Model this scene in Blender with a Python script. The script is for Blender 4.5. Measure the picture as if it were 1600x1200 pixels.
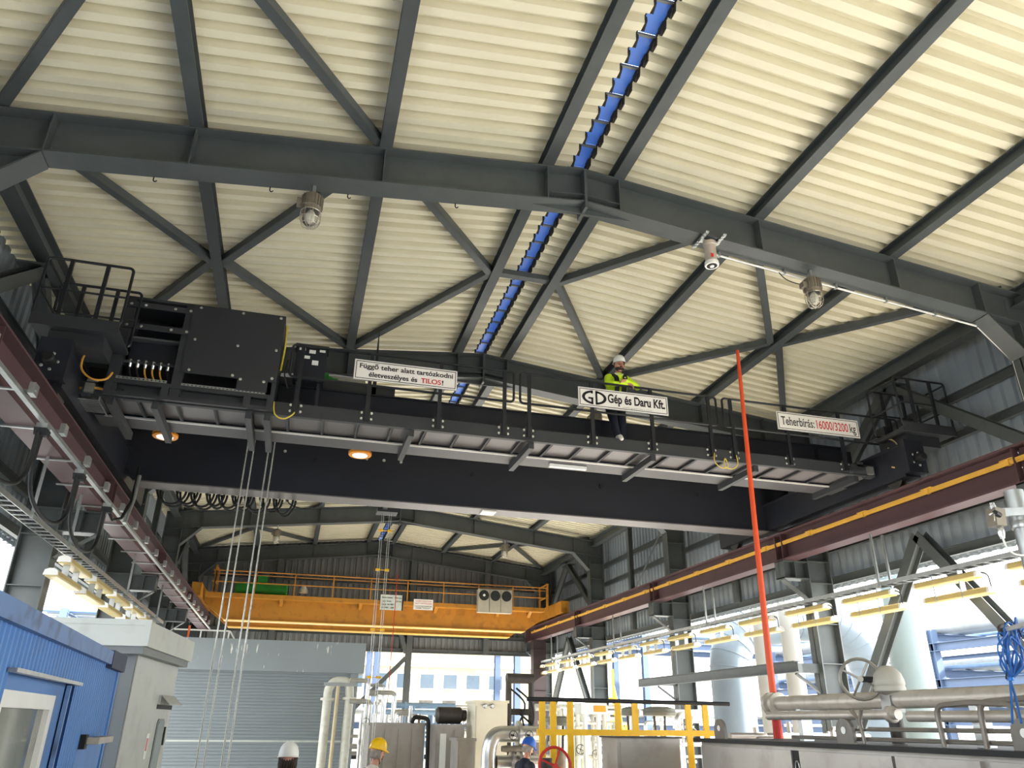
import bpy, bmesh, math, random
from mathutils import Vector, Matrix
random.seed(7)
S = bpy.context.scene
COL = S.collection
for o in list(bpy.data.objects): bpy.data.objects.remove(o)

# ------------------------------------------------------------------ camera
CAM_H = 2.1
cam = bpy.data.cameras.new('camera'); cam_o = bpy.data.objects.new('camera', cam); COL.objects.link(cam_o)
YAW, PIT, ROL = 0.26485, 0.42210, 0.01089
_f = Vector((math.sin(YAW)*math.cos(PIT), math.cos(YAW)*math.cos(PIT), math.sin(PIT)))
_r0 = Vector((math.cos(YAW), -math.sin(YAW), 0)); _u0 = _r0.cross(_f)
_r = _r0*math.cos(ROL) + _u0*math.sin(ROL); _u = -_r0*math.sin(ROL) + _u0*math.cos(ROL)
m = Matrix((_r, _u, -_f)).transposed().to_4x4(); m.translation = (0, 0, CAM_H)
cam_o.matrix_world = m
cam.sensor_width = 36; cam.lens = 1180.9/1600*36; cam.clip_start = 0.05; cam.clip_end = 2000
S.camera = cam_o

# ------------------------------------------------------------------ world, sun, exposure
W = bpy.data.worlds.new('world'); S.world = W; W.use_nodes = True
_bg = W.node_tree.nodes['Background']
_bg.inputs[0].default_value = (0.93, 0.97, 1.0, 1); _bg.inputs[1].default_value = 3.2
sun = bpy.data.lights.new('sun', 'SUN'); sun.energy = 16.0; sun.angle = math.radians(1.5); sun.color = (1, 0.975, 0.93)
sun_o = bpy.data.objects.new('sun', sun); COL.objects.link(sun_o)
sun_o.rotation_euler = Vector((0.84, -0.20, 0.52)).to_track_quat('Z', 'Y').to_euler()
sun_o.location = (40, -30, 60)
S.view_settings.view_transform = 'Standard'; S.view_settings.look = 'None'
S.view_settings.exposure = 1.26; S.view_settings.gamma = 1; S.view_settings.use_curve_mapping = False

# ------------------------------------------------------------------ materials
def lin(c):
    return tuple(((v/255)/12.92 if v/255 <= 0.04045 else ((v/255+0.055)/1.055)**2.4) for v in c)
MATS = {}
def mat(name, rgb, rough=0.55, metal=0.0, var=0.12, scale=3.0, bump=0.0, stretch=(1,1,1), spec=0.4, dirt=None, dirt_amt=0.3):
    if name in MATS: return MATS[name]
    mt = bpy.data.materials.new(name); mt.use_nodes = True
    nt = mt.node_tree; b = nt.nodes['Principled BSDF']
    b.inputs['Roughness'].default_value = rough; b.inputs['Metallic'].default_value = metal
    b.inputs['Specular IOR Level'].default_value = spec
    tc = nt.nodes.new('ShaderNodeTexCoord'); mp = nt.nodes.new('ShaderNodeMapping')
    mp.inputs['Scale'].default_value = stretch
    nt.links.new(tc.outputs['Object'], mp.inputs['Vector'])
    nz = nt.nodes.new('ShaderNodeTexNoise'); nz.inputs['Scale'].default_value = scale; nz.inputs['Detail'].default_value = 6
    nt.links.new(mp.outputs[0], nz.inputs['Vector'])
    rp = nt.nodes.new('ShaderNodeValToRGB'); c = lin(rgb)
    rp.color_ramp.elements[0].position = 0.3; rp.color_ramp.elements[1].position = 0.72
    rp.color_ramp.elements[0].color = tuple(max(0, v*(1-var)) for v in c)+(1,)
    rp.color_ramp.elements[1].color = tuple(min(1, v*(1+var)) for v in c)+(1,)
    nt.links.new(nz.outputs[0], rp.inputs[0])
    out = rp.outputs[0]
    if dirt:
        n2 = nt.nodes.new('ShaderNodeTexNoise'); n2.inputs['Scale'].default_value = scale*2.7; n2.inputs['Detail'].default_value = 8
        nt.links.new(mp.outputs[0], n2.inputs['Vector'])
        r2 = nt.nodes.new('ShaderNodeValToRGB'); r2.color_ramp.elements[0].position = 0.52; r2.color_ramp.elements[1].position = 0.68
        r2.color_ramp.elements[1].color = (dirt_amt,)*3+(1,)
        nt.links.new(n2.outputs[0], r2.inputs[0])
        mx = nt.nodes.new('ShaderNodeMixRGB'); nt.links.new(r2.outputs[0], mx.inputs[0])
        nt.links.new(out, mx.inputs[1]); mx.inputs[2].default_value = lin(dirt)+(1,)
        out = mx.outputs[0]
    nt.links.new(out, b.inputs['Base Color'])
    if bump:
        bp = nt.nodes.new('ShaderNodeBump'); bp.inputs['Strength'].default_value = bump; bp.inputs['Distance'].default_value = 0.01
        nt.links.new(nz.outputs[0], bp.inputs['Height']); nt.links.new(bp.outputs[0], b.inputs['Normal'])
    MATS[name] = mt
    return mt
def emis(name, rgb, strength):
    mt = mat(name, rgb); b = mt.node_tree.nodes['Principled BSDF']
    b.inputs['Emission Color'].default_value = lin(rgb)+(1,); b.inputs['Emission Strength'].default_value = strength
    return mt
def glass(name, rgb=(235,240,240), rough=0.05):
    mt = mat(name, rgb, rough=rough, var=0.02); b = mt.node_tree.nodes['Principled BSDF']
    b.inputs['Transmission Weight'].default_value = 0.9
    b.inputs['IOR'].default_value = 1.3
    return mt
steel   = mat('frame_paint', (77,82,83), 0.42, 0.0, 0.10, 1.6, 0.05, dirt=(66,70,71), dirt_amt=0.35)
sheet   = mat('roof_sheet_cream', (224,218,193), 0.5, 0.0, 0.04, 0.8, 0.0, dirt=(210,203,176), dirt_amt=0.25)
clad    = mat('wall_sheet_grey', (148,157,165), 0.5, 0.0, 0.07, 0.7, dirt=(130,137,144), dirt_amt=0.3)
brown   = mat('girder_red_brown', (86,63,66), 0.45, 0.0, 0.10, 1.2, 0.03, dirt=(76,57,58), dirt_amt=0.35)
black   = mat('crane_black', (36,38,46), 0.38, 0.0, 0.10, 1.2, 0.02)
black2  = mat('crane_black_matte', (52,54,57), 0.5, 0.0, 0.10, 2.0, 0.02)
railblk = mat('railing_black', (36,38,42), 0.35, 0.0, 0.08, 3.0)
under   = mat('walkway_sheet', (104,100,101), 0.4, 0.2, 0.08, 1.5)
galv    = mat('galvanised', (178,182,182), 0.35, 0.75, 0.12, 8.0, 0.04)
alu     = mat('aluminium_cladding', (205,205,202), 0.28, 0.85, 0.10, 3.0, 0.06)
stain   = mat('stainless_panel', (168,164,158), 0.4, 0.55, 0.08, 1.0, 0.02, dirt=(120,112,104), dirt_amt=0.35)
yellow  = mat('crane_yellow', (180,122,38), 0.5, 0.0, 0.10, 1.3, 0.02, dirt=(128,84,34), dirt_amt=0.5)
safety  = mat('safety_yellow', (238,186,28), 0.4, 0.0, 0.08, 2.0, dirt=(190,140,30), dirt_amt=0.3)
busbar  = mat('busbar_yellow', (214,166,70), 0.4, 0.0, 0.08, 4.0)
bolt    = mat('bolt_zinc', (215,216,214), 0.25, 0.8, 0.05, 5.0)
rubber  = mat('black_rubber', (26,27,29), 0.6, 0.0, 0.15, 6.0)
white_p = mat('white_plastic', (232,232,228), 0.4, 0.0, 0.03, 4.0)
concrete= mat('concrete', (196,191,182), 0.85, 0.0, 0.1, 1.2, 0.2, dirt=(170,165,156), dirt_amt=0.4)

# ------------------------------------------------------------------ mesh builder
class MB:
    def __init__(s): s.v = []; s.f = []; s.mi = []
    def add(s, vs, fs, mi=0):
        n = len(s.v); s.v += [Vector(q) for q in vs]; s.f += [tuple(i+n for i in q) for q in fs]; s.mi += [mi]*len(fs); return s
    def box(s, x0, x1, y0, y1, z0, z1, mi=0):
        return s.add([(x0,y0,z0),(x1,y0,z0),(x1,y1,z0),(x0,y1,z0),(x0,y0,z1),(x1,y0,z1),(x1,y1,z1),(x0,y1,z1)],
                     [(0,3,2,1),(4,5,6,7),(0,1,5,4),(1,2,6,5),(2,3,7,6),(3,0,4,7)], mi)
    def prism(s, poly, d, mi=0):
        """closed 3-D polygon extruded by vector d"""
        p = [Vector(q) for q in poly]; d = Vector(d); n = len(p)
        fs = [tuple(range(n))[::-1], tuple(range(n, 2*n))] + [(i, (i+1) % n, n+(i+1) % n, n+i) for i in range(n)]
        return s.add(p+[q+d for q in p], fs, mi)
    def bar(s, a, b, w, h, up=(0,0,1), mi=0):
        a = Vector(a); b = Vector(b); t = (b-a).normalized(); up = Vector(up)
        sd = t.cross(up)
        if sd.length < 1e-4: sd = t.cross(Vector((1,0,0)))
        sd.normalize(); up = sd.cross(t).normalized()
        q = [sd*(w/2)*i + up*(h/2)*j for i, j in ((-1,-1),(1,-1),(1,1),(-1,1))]
        return s.add([a+k for k in q]+[b+k for k in q], [(0,3,2,1),(4,5,6,7),(0,1,5,4),(1,2,6,5),(2,3,7,6),(3,0,4,7)], mi)
    def ibeam(s, a, b, w, h, tf=0.018, tw=0.012, up=(0,0,1), mi=0):
        a = Vector(a); b = Vector(b); t = (b-a).normalized(); up = Vector(up)
        sd = t.cross(up).normalized(); up = sd.cross(t).normalized()
        pr = [(-w/2,-h/2),(w/2,-h/2),(w/2,-h/2+tf),(tw/2,-h/2+tf),(tw/2,h/2-tf),(w/2,h/2-tf),(w/2,h/2),(-w/2,h/2),(-w/2,h/2-tf),(-tw/2,h/2-tf),(-tw/2,-h/2+tf),(-w/2,-h/2+tf)]
        n = 12; vs = [a+sd*x+up*z for x, z in pr]+[b+sd*x+up*z for x, z in pr]
        fs = [(i, (i+1) % n, n+(i+1) % n, n+i) for i in range(n)]
        fs += [(0,1,2,11),(11,2,3,10),(10,3,4,9),(9,4,5,8),(8,5,6,7)]
        fs += [tuple(n+i for i in q)[::-1] for q in [(0,1,2,11),(11,2,3,10),(10,3,4,9),(9,4,5,8),(8,5,6,7)]]
        return s.add(vs, fs, mi)
    def tube(s, pts, r, n=8, mi=0, cap=True, closed=False):
        P = [Vector(p) for p in pts]; k = len(P)
        if not closed and n <= 6 and 4 <= k <= 10 and not isinstance(r, (list, tuple)):   # cables: Catmull-Rom smoothing
            Q = []
            for i in range(k-1):
                p0, p1, p2, p3 = P[max(i-1, 0)], P[i], P[i+1], P[min(i+2, k-1)]
                for j in range(5):
                    t = j/5; Q.append(0.5*((2*p1)+(p2-p0)*t+(2*p0-5*p1+4*p2-p3)*t*t+(3*p1-p0-3*p2+p3)*t**3))
            P = Q+[P[-1]]; k = len(P)
        R = r if isinstance(r, (list, tuple)) else [r]*k
        base = len(s.v); ref = None
        for i, p in enumerate(P):
            if closed: t = (P[(i+1) % k]-P[i-1])
            else: t = (P[min(i+1, k-1)]-P[max(i-1, 0)])
            t.normalize()
            if ref is None:
                ref = t.orthogonal().normalized()
            ref = (ref - t*ref.dot(t))
            if ref.length < 1e-5: ref = t.orthogonal()
            ref.normalize(); bn = t.cross(ref)
            for j in range(n):
                a = 2*math.pi*j/n
                s.v.append(p + (ref*math.cos(a)+bn*math.sin(a))*R[i])
        m_ = k if closed else k-1
        for i in range(m_):
            for j in range(n):
                a = base+i*n+j; b_ = base+i*n+(j+1) % n; i2 = (i+1) % k
                s.f.append((a, b_, base+i2*n+(j+1) % n, base+i2*n+j)); s.mi.append(mi)
        if cap and not closed:
            s.f.append(tuple(base+j for j in range(n))[::-1]); s.mi.append(mi)
            s.f.append(tuple(base+(k-1)*n+j for j in range(n))); s.mi.append(mi)
        return s
    def lathe(s, c, prof, n=16, axis=(0,0,1), mi=0):
        """prof: list of (radius, height) along axis from c"""
        ax = Vector(axis).normalized(); e = ax.orthogonal().normalized(); g = ax.cross(e); c = Vector(c); base = len(s.v)
        for r_, h_ in prof:
            for j in range(n):
                a = 2*math.pi*j/n; s.v.append(c+ax*h_+(e*math.cos(a)+g*math.sin(a))*r_)
        for i in range(len(prof)-1):
            for j in range(n):
                s.f.append((base+i*n+j, base+i*n+(j+1) % n, base+(i+1)*n+(j+1) % n, base+(i+1)*n+j)); s.mi.append(mi)
        s.f.append(tuple(base+j for j in range(n))[::-1]); s.mi.append(mi)
        s.f.append(tuple(base+(len(prof)-1)*n+j for j in range(n))); s.mi.append(mi)
        return s
    def build(s, name, mats, parent=None, smooth=False, local=False):
        off = Vector((0,0,0))
        if parent is not None and not local:
            p = parent
            while p.parent: p = p.parent
            off = p.location
        me = bpy.data.meshes.new(name)
        me.from_pydata([v-off for v in s.v], [], s.f)
        for mt in (mats if isinstance(mats, (list, tuple)) else [mats]): me.materials.append(mt)
        me.polygons.foreach_set('material_index', s.mi)
        if smooth: me.polygons.foreach_set('use_smooth', [True]*len(s.f))
        bm = bmesh.new(); bm.from_mesh(me); bmesh.ops.recalc_face_normals(bm, faces=bm.faces); bm.to_mesh(me); bm.free()
        if smooth: me.set_sharp_from_angle(angle=math.radians(42))
        o = bpy.data.objects.new(name, me); COL.objects.link(o)
        if parent is not None: o.parent = parent
        return o
def tag(o, label=None, cat=None, group=None, kind=None):
    if label: o['label'] = label
    if cat: o['category'] = cat
    if group: o['group'] = group
    if kind: o['kind'] = kind
    return o
def thing(name, loc, label=None, cat=None, group=None, kind=None, rz=0):
    o = bpy.data.objects.new(name, None); COL.objects.link(o); o.location = loc; o.rotation_euler = (0,0,rz)
    o.empty_display_size = 0.2
    return tag(o, label, cat, group, kind)
def copy_tree(o, parent=None):
    c = o.copy(); COL.objects.link(c); c.parent = parent
    for ch in list(o.children): copy_tree(ch, c)
    return c
def inst(name, me, parent, loc=(0,0,0), rot=(0,0,0), scale=(1,1,1)):
    o = bpy.data.objects.new(name, me); COL.objects.link(o); o.parent = parent; o.location = loc; o.rotation_euler = rot; o.scale = scale
    return o
def arc(c, r, a0, a1, n, e1, e2):
    c = Vector(c); e1 = Vector(e1); e2 = Vector(e2)
    return [c+e1*r*math.cos(a0+(a1-a0)*i/n)+e2*r*math.sin(a0+(a1-a0)*i/n) for i in range(n+1)]

# ------------------------------------------------------------------ hall dimensions (metres, floor z = 0)
XC = 3.27; ZR_BOT = 8.86; ZR_TOP = 9.45; SL = 0.107
FY = [8.3, 14.55, 21.1, 27.7, 34.2]          # portal frame positions along the hall
XL, XR = -4.1, 10.65                          # inner column faces
WL, WR = -4.95, 11.5                          # wall planes
def zt(x, z0=ZR_TOP): return z0-SL*abs(x-XC)

# floor, ground
floor = MB().box(-7, 14, -24, 36, -0.3, 0).build('floor', concrete); tag(floor, 'grey concrete hall floor', None, None, 'structure')

# ------------------------------------------------------------------ roof: sheets, ridge cap, purlins, braces
ceil = thing('ceiling', (XC, 15, 9.0), None, None, None, 'structure')
Y0, Y1 = -10.0, 35.0
PITCH = 0.25
def roof_half(x_in, x_out, name):
    mb = MB(); prof = []
    n = int((Y1-Y0)/PITCH)
    for i in range(n):
        y = Y0+i*PITCH
        prof += [(y, 0.0), (y+0.115, 0.0), (y+0.132, 0.115), (y+0.233, 0.115)]
    prof.append((Y0+n*PITCH, 0.0))
    vs = []; fs = []
    for y, dz in prof:
        for x in (x_in, x_out): vs.append((x, y, zt(x, ZR_TOP+0.2)+dz))
    for i in range(len(prof)-1): fs.append((2*i, 2*i+1, 2*i+3, 2*i+2))
    mb.add(vs, fs)
    # stiffening grooves are fine relief; outer skin above closes the sandwich
    mb.add([(x_in, Y0, zt(x_in, ZR_TOP+0.2)+0.18), (x_out, Y0, zt(x_out, ZR_TOP+0.2)+0.18), (x_out, Y1, zt(x_out, ZR_TOP+0.2)+0.18), (x_in, Y1, zt(x_in, ZR_TOP+0.2)+0.18)], [(0,1,2,3)])
    return mb.build(name, sheet, ceil)
roof_half(XC-0.14, WL-0.35, 'roof_sheet'); roof_half(XC+0.14, WR+0.35, 'roof_sheet')
# ridge cap: blue underside, one panel per two ribs, dark profile fillers on both sides
blue = mat('ridge_cap_blue', (96,140,214), 0.35, 0.0, 0.05, 2.0)
_nt = blue.node_tree; _tr = _nt.nodes.new('ShaderNodeBsdfTranslucent'); _tr.inputs[0].default_value = lin((120,156,214))+(1,)
_mx = _nt.nodes.new('ShaderNodeMixShader'); _mx.inputs[0].default_value = 0.16
_nt.links.new(_nt.nodes['Principled BSDF'].outputs[0], _mx.inputs[1]); _nt.links.new(_tr.outputs[0], _mx.inputs[2])
_nt.links.new(_mx.outputs[0], _nt.nodes['Material Output'].inputs[0])
zc = ZR_TOP+0.2
cap_me = MB().box(-0.17, 0.17, 0, 0.485, 0.125, 0.14).build('tmp', blue); m_cap = cap_me.data; bpy.data.objects.remove(cap_me)
lap = MB().box(-0.14, 0.14, -0.012, 0.02, 0.09, 0.126).build('tmp', mat('ridge_lap', (120,124,120), 0.4, 0.4)); m_lap = lap.data; bpy.data.objects.remove(lap)
fil = MB()
for sx in (-1, 1):
    # stepped closure strip following the ribs
    fil.prism([(sx*0.142,0.0,-0.012),(sx*0.142,0.117,-0.012),(sx*0.142,0.132,0.1),(sx*0.142,0.232,0.1),(sx*0.142,0.25,-0.012),(sx*0.142,0.25,0.13),(sx*0.142,0,0.13)], (-sx*0.02,0,0))
    fil.prism([(sx*0.12,0.10,-0.03),(sx*0.12,0.13,0.03),(sx*0.12,0.13,0.1),(sx*0.12,0.0,0.1),(sx*0.12,0.0,0.03)], (-sx*0.02,0,0))
f_o = fil.build('tmp', mat('filler_dark', (46,42,36), 0.8)); m_fil = f_o.data; bpy.data.objects.remove(f_o)
for i in range(int((Y1-3)/0.5)):
    y = 3.5+i*0.5
    c = inst('ridge_cap_panel', m_cap, ceil, Vector((XC, y, zc))-ceil.location)
    inst('lap_strip', m_lap, c)
    for k in (0, 0.25): inst('profile_filler', m_fil, c, (0, k, 0))
cap2 = MB().box(XC-0.17, XC+0.17, Y0, 3.5, zc+0.125, zc+0.14).build('ridge_cap_panel', blue, ceil)
# purlins
PX = [-1.93, 0.42, 2.71, 3.80, 6.08, 8.45]
for x in PX:
    MB().ibeam((x, Y0, zt(x)+0.1), (x, 34.3, zt(x)+0.1), 0.17, 0.2, 0.014, 0.01).build('purlin', steel, ceil)
for x in (XL-0.22, XR+0.22):
    MB().ibeam((x, Y0, zt(x)-0.06), (x, 34.3, zt(x)-0.06), 0.24, 0.3, 0.018, 0.012).build('eave_beam', steel, ceil)
# roof bracing: angle members
def angle(a, b, w=0.12, t=0.012):
    a = Vector(a); b = Vector(b); d = (b-a).normalized(); sd = d.cross(Vector((0,0,1))).normalized()
    mb = MB(); mb.bar(a, b, w, t); mb.bar(a+sd*(w/2)+Vector((0,0,w/2)), b+sd*(w/2)+Vector((0,0,w/2)), t, w)
    mb.bar(a-sd*(w/2)+Vector((0,0,w/2)), b-sd*(w/2)+Vector((0,0,w/2)), t, w)
    return mb
def brace(x0, y0, x1, y1, dz=0.0):
    angle((x0, y0, zt(x0)+0.045+dz), (x1, y1, zt(x1)+0.045+dz)).build('roof_brace', steel, ceil)
def xbay(xa, xb, ya, yb, xm):
    ym = (ya+yb)/2
    for (x0, y0) in ((xa, ya), (xb, ya), (xa, yb), (xb, yb)):
        brace(x0, y0, xm+(0.09 if x0 > xm else -0.09), ym)
xbay(-4.15, 0.42, 8.3, 14.55, -1.93)
xbay(6.08, 10.7, 8.3, 14.55, 8.45)
for (x0, xm) in ((0.42, 2.62), (6.08, 3.89)):
    for y0 in (8.3, 14.55): brace(x0, y0, xm, 11.25)
MB().bar((2.80, 11.25, zt(3.2)+0.06), (3.71, 11.25, zt(3.2)+0.06), 0.14, 0.1).build('roof_strut', steel, ceil)
xbay(-4.15, 0.42, 1.95, 8.3, -1.93)
xbay(-4.15, 0.42, 27.7, 34.1, -1.93); xbay(6.08, 10.7, 27.7, 34.1, 8.45)

# ------------------------------------------------------------------ portal frames
FLAB = ['steel portal frame nearest the viewer, carrying two caged lamps and a speaker',
        'steel portal frame just behind the black crane walkway',
        'steel portal frame mostly hidden behind the black crane girder',
        'steel portal frame seen below the black crane, above the yellow crane',
        'steel portal frame standing against the far end wall']
def plate(pts, d): return MB().prism(pts, d)
def portal(y, i):
    t = thing('portal_frame', (XC, y, 0), FLAB[i], 'steel frame', 'portal frames of the hall')
    b = 0.32
    for sg, xin in ((-1, XL), (1, XR)):
        # rafter
        xk = xin+sg*0.57; zk_t = zt(xk); zk_b = zk_t-(ZR_TOP-ZR_BOT)
        a = Vector((XC, y, (ZR_TOP+ZR_BOT)/2)); e = Vector((xin+sg*0.548, y, zt(xin+sg*0.548)-(ZR_TOP-ZR_BOT)/2))
        r = MB().ibeam(a, e, b, ZR_TOP-ZR_BOT-0.004, 0.022, 0.014).build('rafter', steel, t)
        for x in [p for p in PX if (p-XC)*sg > 0]+[XC+sg*6.77]:
            zb = zt(x)-(ZR_TOP-ZR_BOT)
            MB().box(x-0.008, x+0.008, y-b/2+0.01, y+b/2-0.01, zb+0.02, zt(x)-0.02).build('web_stiffener', steel, r)
        # column
        xo = xin+sg*0.57
        ztop = zt(xo)-0.02
        mb = MB()
        x0, x1 = sorted((xin, xin+sg*0.022)); mb.box(x0, x1, y-b/2, y+b/2, 0.02, zt(xin)-0.62)
        x0, x1 = sorted((xo, xo-sg*0.022)); mb.box(x0, x1, y-b/2, y+b/2, 0.02, ztop)
        x0, x1 = sorted((xin, xo)); mb.box(x0, x1, y-0.010, y+0.010, 0.02, zt(xo)-0.03)
        x0, x1 = sorted((xin-sg*0.1, xo+sg*0.1)); mb.box(x0, x1, y-b/2-0.08, y+b/2+0.08, 0, 0.03)
        c = mb.build('column', steel, t)
        for zz in (0.9, 1.7, 2.5, 3.3, 4.1, 4.95, 5.42, 6.4, 7.2, 7.75):
            x0, x1 = sorted((xin+sg*0.02, xo-sg*0.02)); MB().box(x0, x1, y-b/2+0.01, y+b/2-0.01, zz-0.007, zz+0.007).build('web_stiffener', steel, c)
        # haunch: inclined flange and web gusset from rafter to column
        xa = XC+sg*6.80; za = zt(xa)-(ZR_TOP-ZR_BOT); zc_ = za-0.62
        mb = MB().bar((xa-sg*0.02, y, za-0.005), (xin, y, zc_), b, 0.022, up=(sg*0.7,0,0.7))
        mb.prism([(xa, y-0.012, za), (xin+sg*0.02, y-0.012, zc_), (xin+sg*0.02, y-0.012, za+0.05)], (0, 0.024, 0))
        mb.build('haunch', steel, t)
        # corbel for the crane runway
        x_in = xin-sg*0.62; zt_ = 5.40
        mb = MB()
        x0, x1 = sorted((xin, x_in))
        mb.box(x0, x1, y-0.15, y+0.15, zt_-0.02, zt_); mb.box(x0, x1, y-0.008, y+0.008, zt_-0.36, zt_-0.02)
        mb.box(x0, x1, y-0.15, y+0.15, zt_-0.38, zt_-0.36)
        x0, x1 = sorted((x_in, x_in+sg*0.02)); mb.box(x0, x1, y-0.15, y+0.15, zt_-0.38, zt_)
        x0, x1 = sorted((x_in+sg*0.3, x_in+sg*0.315)); mb.box(x0, x1, y-0.14, y+0.14, zt_-0.36, zt_-0.02)
        mb.bar((x_in+sg*0.05, y, zt_-0.39), (xin, y, zt_-0.80), 0.16, 0.02, up=(0,0,1))
        mb.build('corbel', steel, t)
    # apex plates
    mb = MB().box(XC-0.02, XC+0.02, y-0.17, y+0.17, ZR_BOT-0.10, ZR_TOP-0.01)
    mb.build('apex_plate', steel, t)
    for sg in (-1, 1):
        mb = MB().prism([(XC, y-0.008, ZR_BOT), (XC+sg*0.75, y-0.008, ZR_BOT-0.08), (XC, y-0.008, ZR_BOT-0.11)], (0, 0.016, 0))
        mb.bar((XC+sg*0.0, y, ZR_BOT+0.14), (XC+sg*0.52, y, ZR_BOT+0.14-SL*0.5), 0.28, 0.014)
        mb.build('apex_gusset', steel, t)
    return t
frames = [portal(y, i) for i, y in enumerate(FY)]

# ------------------------------------------------------------------ walls
def wall_sheet(axis, pos, a0, a1, zb, ztf, pitch=0.25, depth=0.05, out=1, name='cladding_sheet', parent=None):
    mb = MB(); n = int((a1-a0)/pitch); pr = []
    for i in range(n+1):
        a = a0+i*pitch
        pr += [(a, 0), (a+0.12, 0), (a+0.145, depth), (a+0.225, depth)]
    vs = []; fs = []
    for a, d in pr:
        q = (pos+out*d, a) if axis == 'x' else (a, pos+out*d)
        vs.append((q[0], q[1], zb)); vs.append((q[0], q[1], ztf(a)))
    for i in range(len(pr)-1): fs.append((2*i, 2*i+2, 2*i+3, 2*i+1))
    mb.add(vs, fs)
    return mb.build(name, clad, parent)
for side, x, out in (('left', WL, -1), ('right', WR, 1)):
    w = thing('wall_'+side, (x, 15, 5), None, None, None, 'structure')
    wall_sheet('x', x, -10, 34.6, 4.95, lambda a: zt(x, ZR_TOP+0.2)-0.02, out=out, parent=w)
    wall_sheet('x', x+out*0.16, -10, 34.6, 4.95, lambda a: zt(x, ZR_TOP+0.2)-0.06, out=out, parent=w)
    xg = x-out*0.09
    for z in (5.05, 5.75, 7.05, 7.75):
        MB().ibeam((xg, -10, z), (xg, 34.2, z), 0.10, 0.16, 0.01, 0.008).build('girt', steel, w)
    xb = (XL-0.3) if side == 'left' else (XR+0.3)
    for ya, yb in ((FY[0], FY[1]), (FY[3], FY[4])):
        ym = (ya+yb)/2
        for yy in (ya+0.2, yb-0.2):
            MB().ibeam((xb, ym, 8.35), (xb, yy, 6.05), 0.2, 0.2, 0.014, 0.01, up=(1,0,0)).build('wall_brace', steel, w)
            MB().ibeam((xb, ym, 5.35), (xb, ym+(yy-ym)*(4.15/2.925), 0.1), 0.2, 0.2, 0.014, 0.01, up=(1,0,0)).build('wall_brace', steel, w)
        MB().box(xb-0.25, xb+0.25, ym-0.3, ym+0.3, 8.30, 8.33).build('brace_gusset', steel, w)
    for ya, yb in ((FY[1], FY[2]), (FY[2], FY[3])):
        ym = (ya+yb)/2
        MB().ibeam((xb, ym, 5.0), (xb, ym, 8.5), 0.16, 0.16, 0.012, 0.01, up=(1,0,0)).build('wall_post', steel, w)
        MB().tube([(xb, ya+0.2, 8.2), (xb, ym, 6.1)], 0.03, 6).build('tie_rod', steel, w)
wf = thing('wall_front_unseen', (XC, -10, 5), None, None, None, 'structure')  # unseen wall behind the camera, set close to cut light from that side
wall_sheet('y', -9.9, WL, WR, 0.02, lambda a: zt(a, ZR_TOP+0.2)-0.02, out=-1, parent=wf)
wb = thing('wall_back', (XC, 34.5, 5), None, None, None, 'structure')
clad_end_shaded = mat('wall_sheet_end_shaded', (112,115,115), 0.5, 0.0, 0.07, 0.7, dirt=(96,98,98), dirt_amt=0.3)  # darker copy of the side sheet; shade of the far end put into the colour
clad_side = clad; clad = clad_end_shaded
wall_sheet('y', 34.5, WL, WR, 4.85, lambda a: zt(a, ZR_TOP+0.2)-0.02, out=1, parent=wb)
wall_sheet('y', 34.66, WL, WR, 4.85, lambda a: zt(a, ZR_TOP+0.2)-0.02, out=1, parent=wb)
clad = clad_side
for z in (4.92, 5.55, 6.6, 7.7):
    MB().ibeam((WL, 34.42, z), (WR, 34.42, z), 0.1, 0.16, 0.01, 0.008).build('girt', steel, wb)
for x in (-0.9, 4.82, 8.2):
    MB().ibeam((x, 34.25, 0 if x == 4.82 else 4.85), (x, 34.25, zt(x)), 0.24, 0.3, 0.016, 0.012, up=(0,1,0)).build('gable_post', steel, wb)
for xa, xb_, za, zb_ in ((0.9, 4.7, 0.8, 4.6), (1.1, -0.8, 3.6, 1.2), (4.1, 4.7, 6.5, 4.8)):
    MB().bar((xa, 34.2, za), (xb_, 34.2, zb_), 0.18, 0.18).build('gable_brace', steel, wb)
# ------------------------------------------------------------------ outside ground
ground = MB().add([(-300,-200,-0.32),(300,-200,-0.32),(300,400,-0.32),(-300,400,-0.32)], [(0,1,2,3)]).build('floor_outside', mat('yard_concrete', (168,166,160), 0.9, 0, 0.08, 0.3)); tag(ground, 'pale concrete yard outside the hall', None, None, 'structure')

# ------------------------------------------------------------------ crane runway girders
def bolts_mesh(r=0.016, h=0.014, axis=(0,-1,0)):
    o = MB().lathe((0,0,0), [(r*1.5,0),(r*1.5,h*0.25),(r,h*0.3),(r,h)], 8, axis).build('tmp', bolt); me = o.data; bpy.data.objects.remove(o); return me
BOLT = bolts_mesh()
def put_bolt(parent, p):
    q = parent
    while q.parent: q = q.parent
    return inst('bolt', BOLT, parent, Vector(p)-q.location)
RXL, RXR = -3.56, 10.24
def runway(xc, side, label, y0):
    t = thing('runway_girder', (xc, 14, 5.41), label, 'crane girder')
    MB().ibeam((xc, y0, 5.705), (xc, 34.0, 5.705), 0.34, 0.59, 0.028, 0.016).build('beam', brown, t)
    MB().prism([(xc-0.05,y0,6.0),(xc+0.05,y0,6.0),(xc+0.03,y0,6.02),(xc+0.022,y0,6.06),(xc-0.022,y0,6.06),(xc-0.03,y0,6.02)], (0,34.0-y0,0)).build('rail', mat('rail_steel', (120,112,106), 0.35, 0.7), t)
    for f in FY:
        for d in (-0.12, 0.12):
            MB().box(xc-0.16, xc+0.16, f+d-0.008, f+d+0.008, 5.44, 5.97).build('web_stiffener', brown, t)
    return t
rl = runway(RXL, -1, 'red-brown crane runway girder on the left, cable trolley track under it', -4.0)
rr = runway(RXR, 1, 'red-brown crane runway girder on the right, yellow conductor bar along its web', -4.0)
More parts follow.
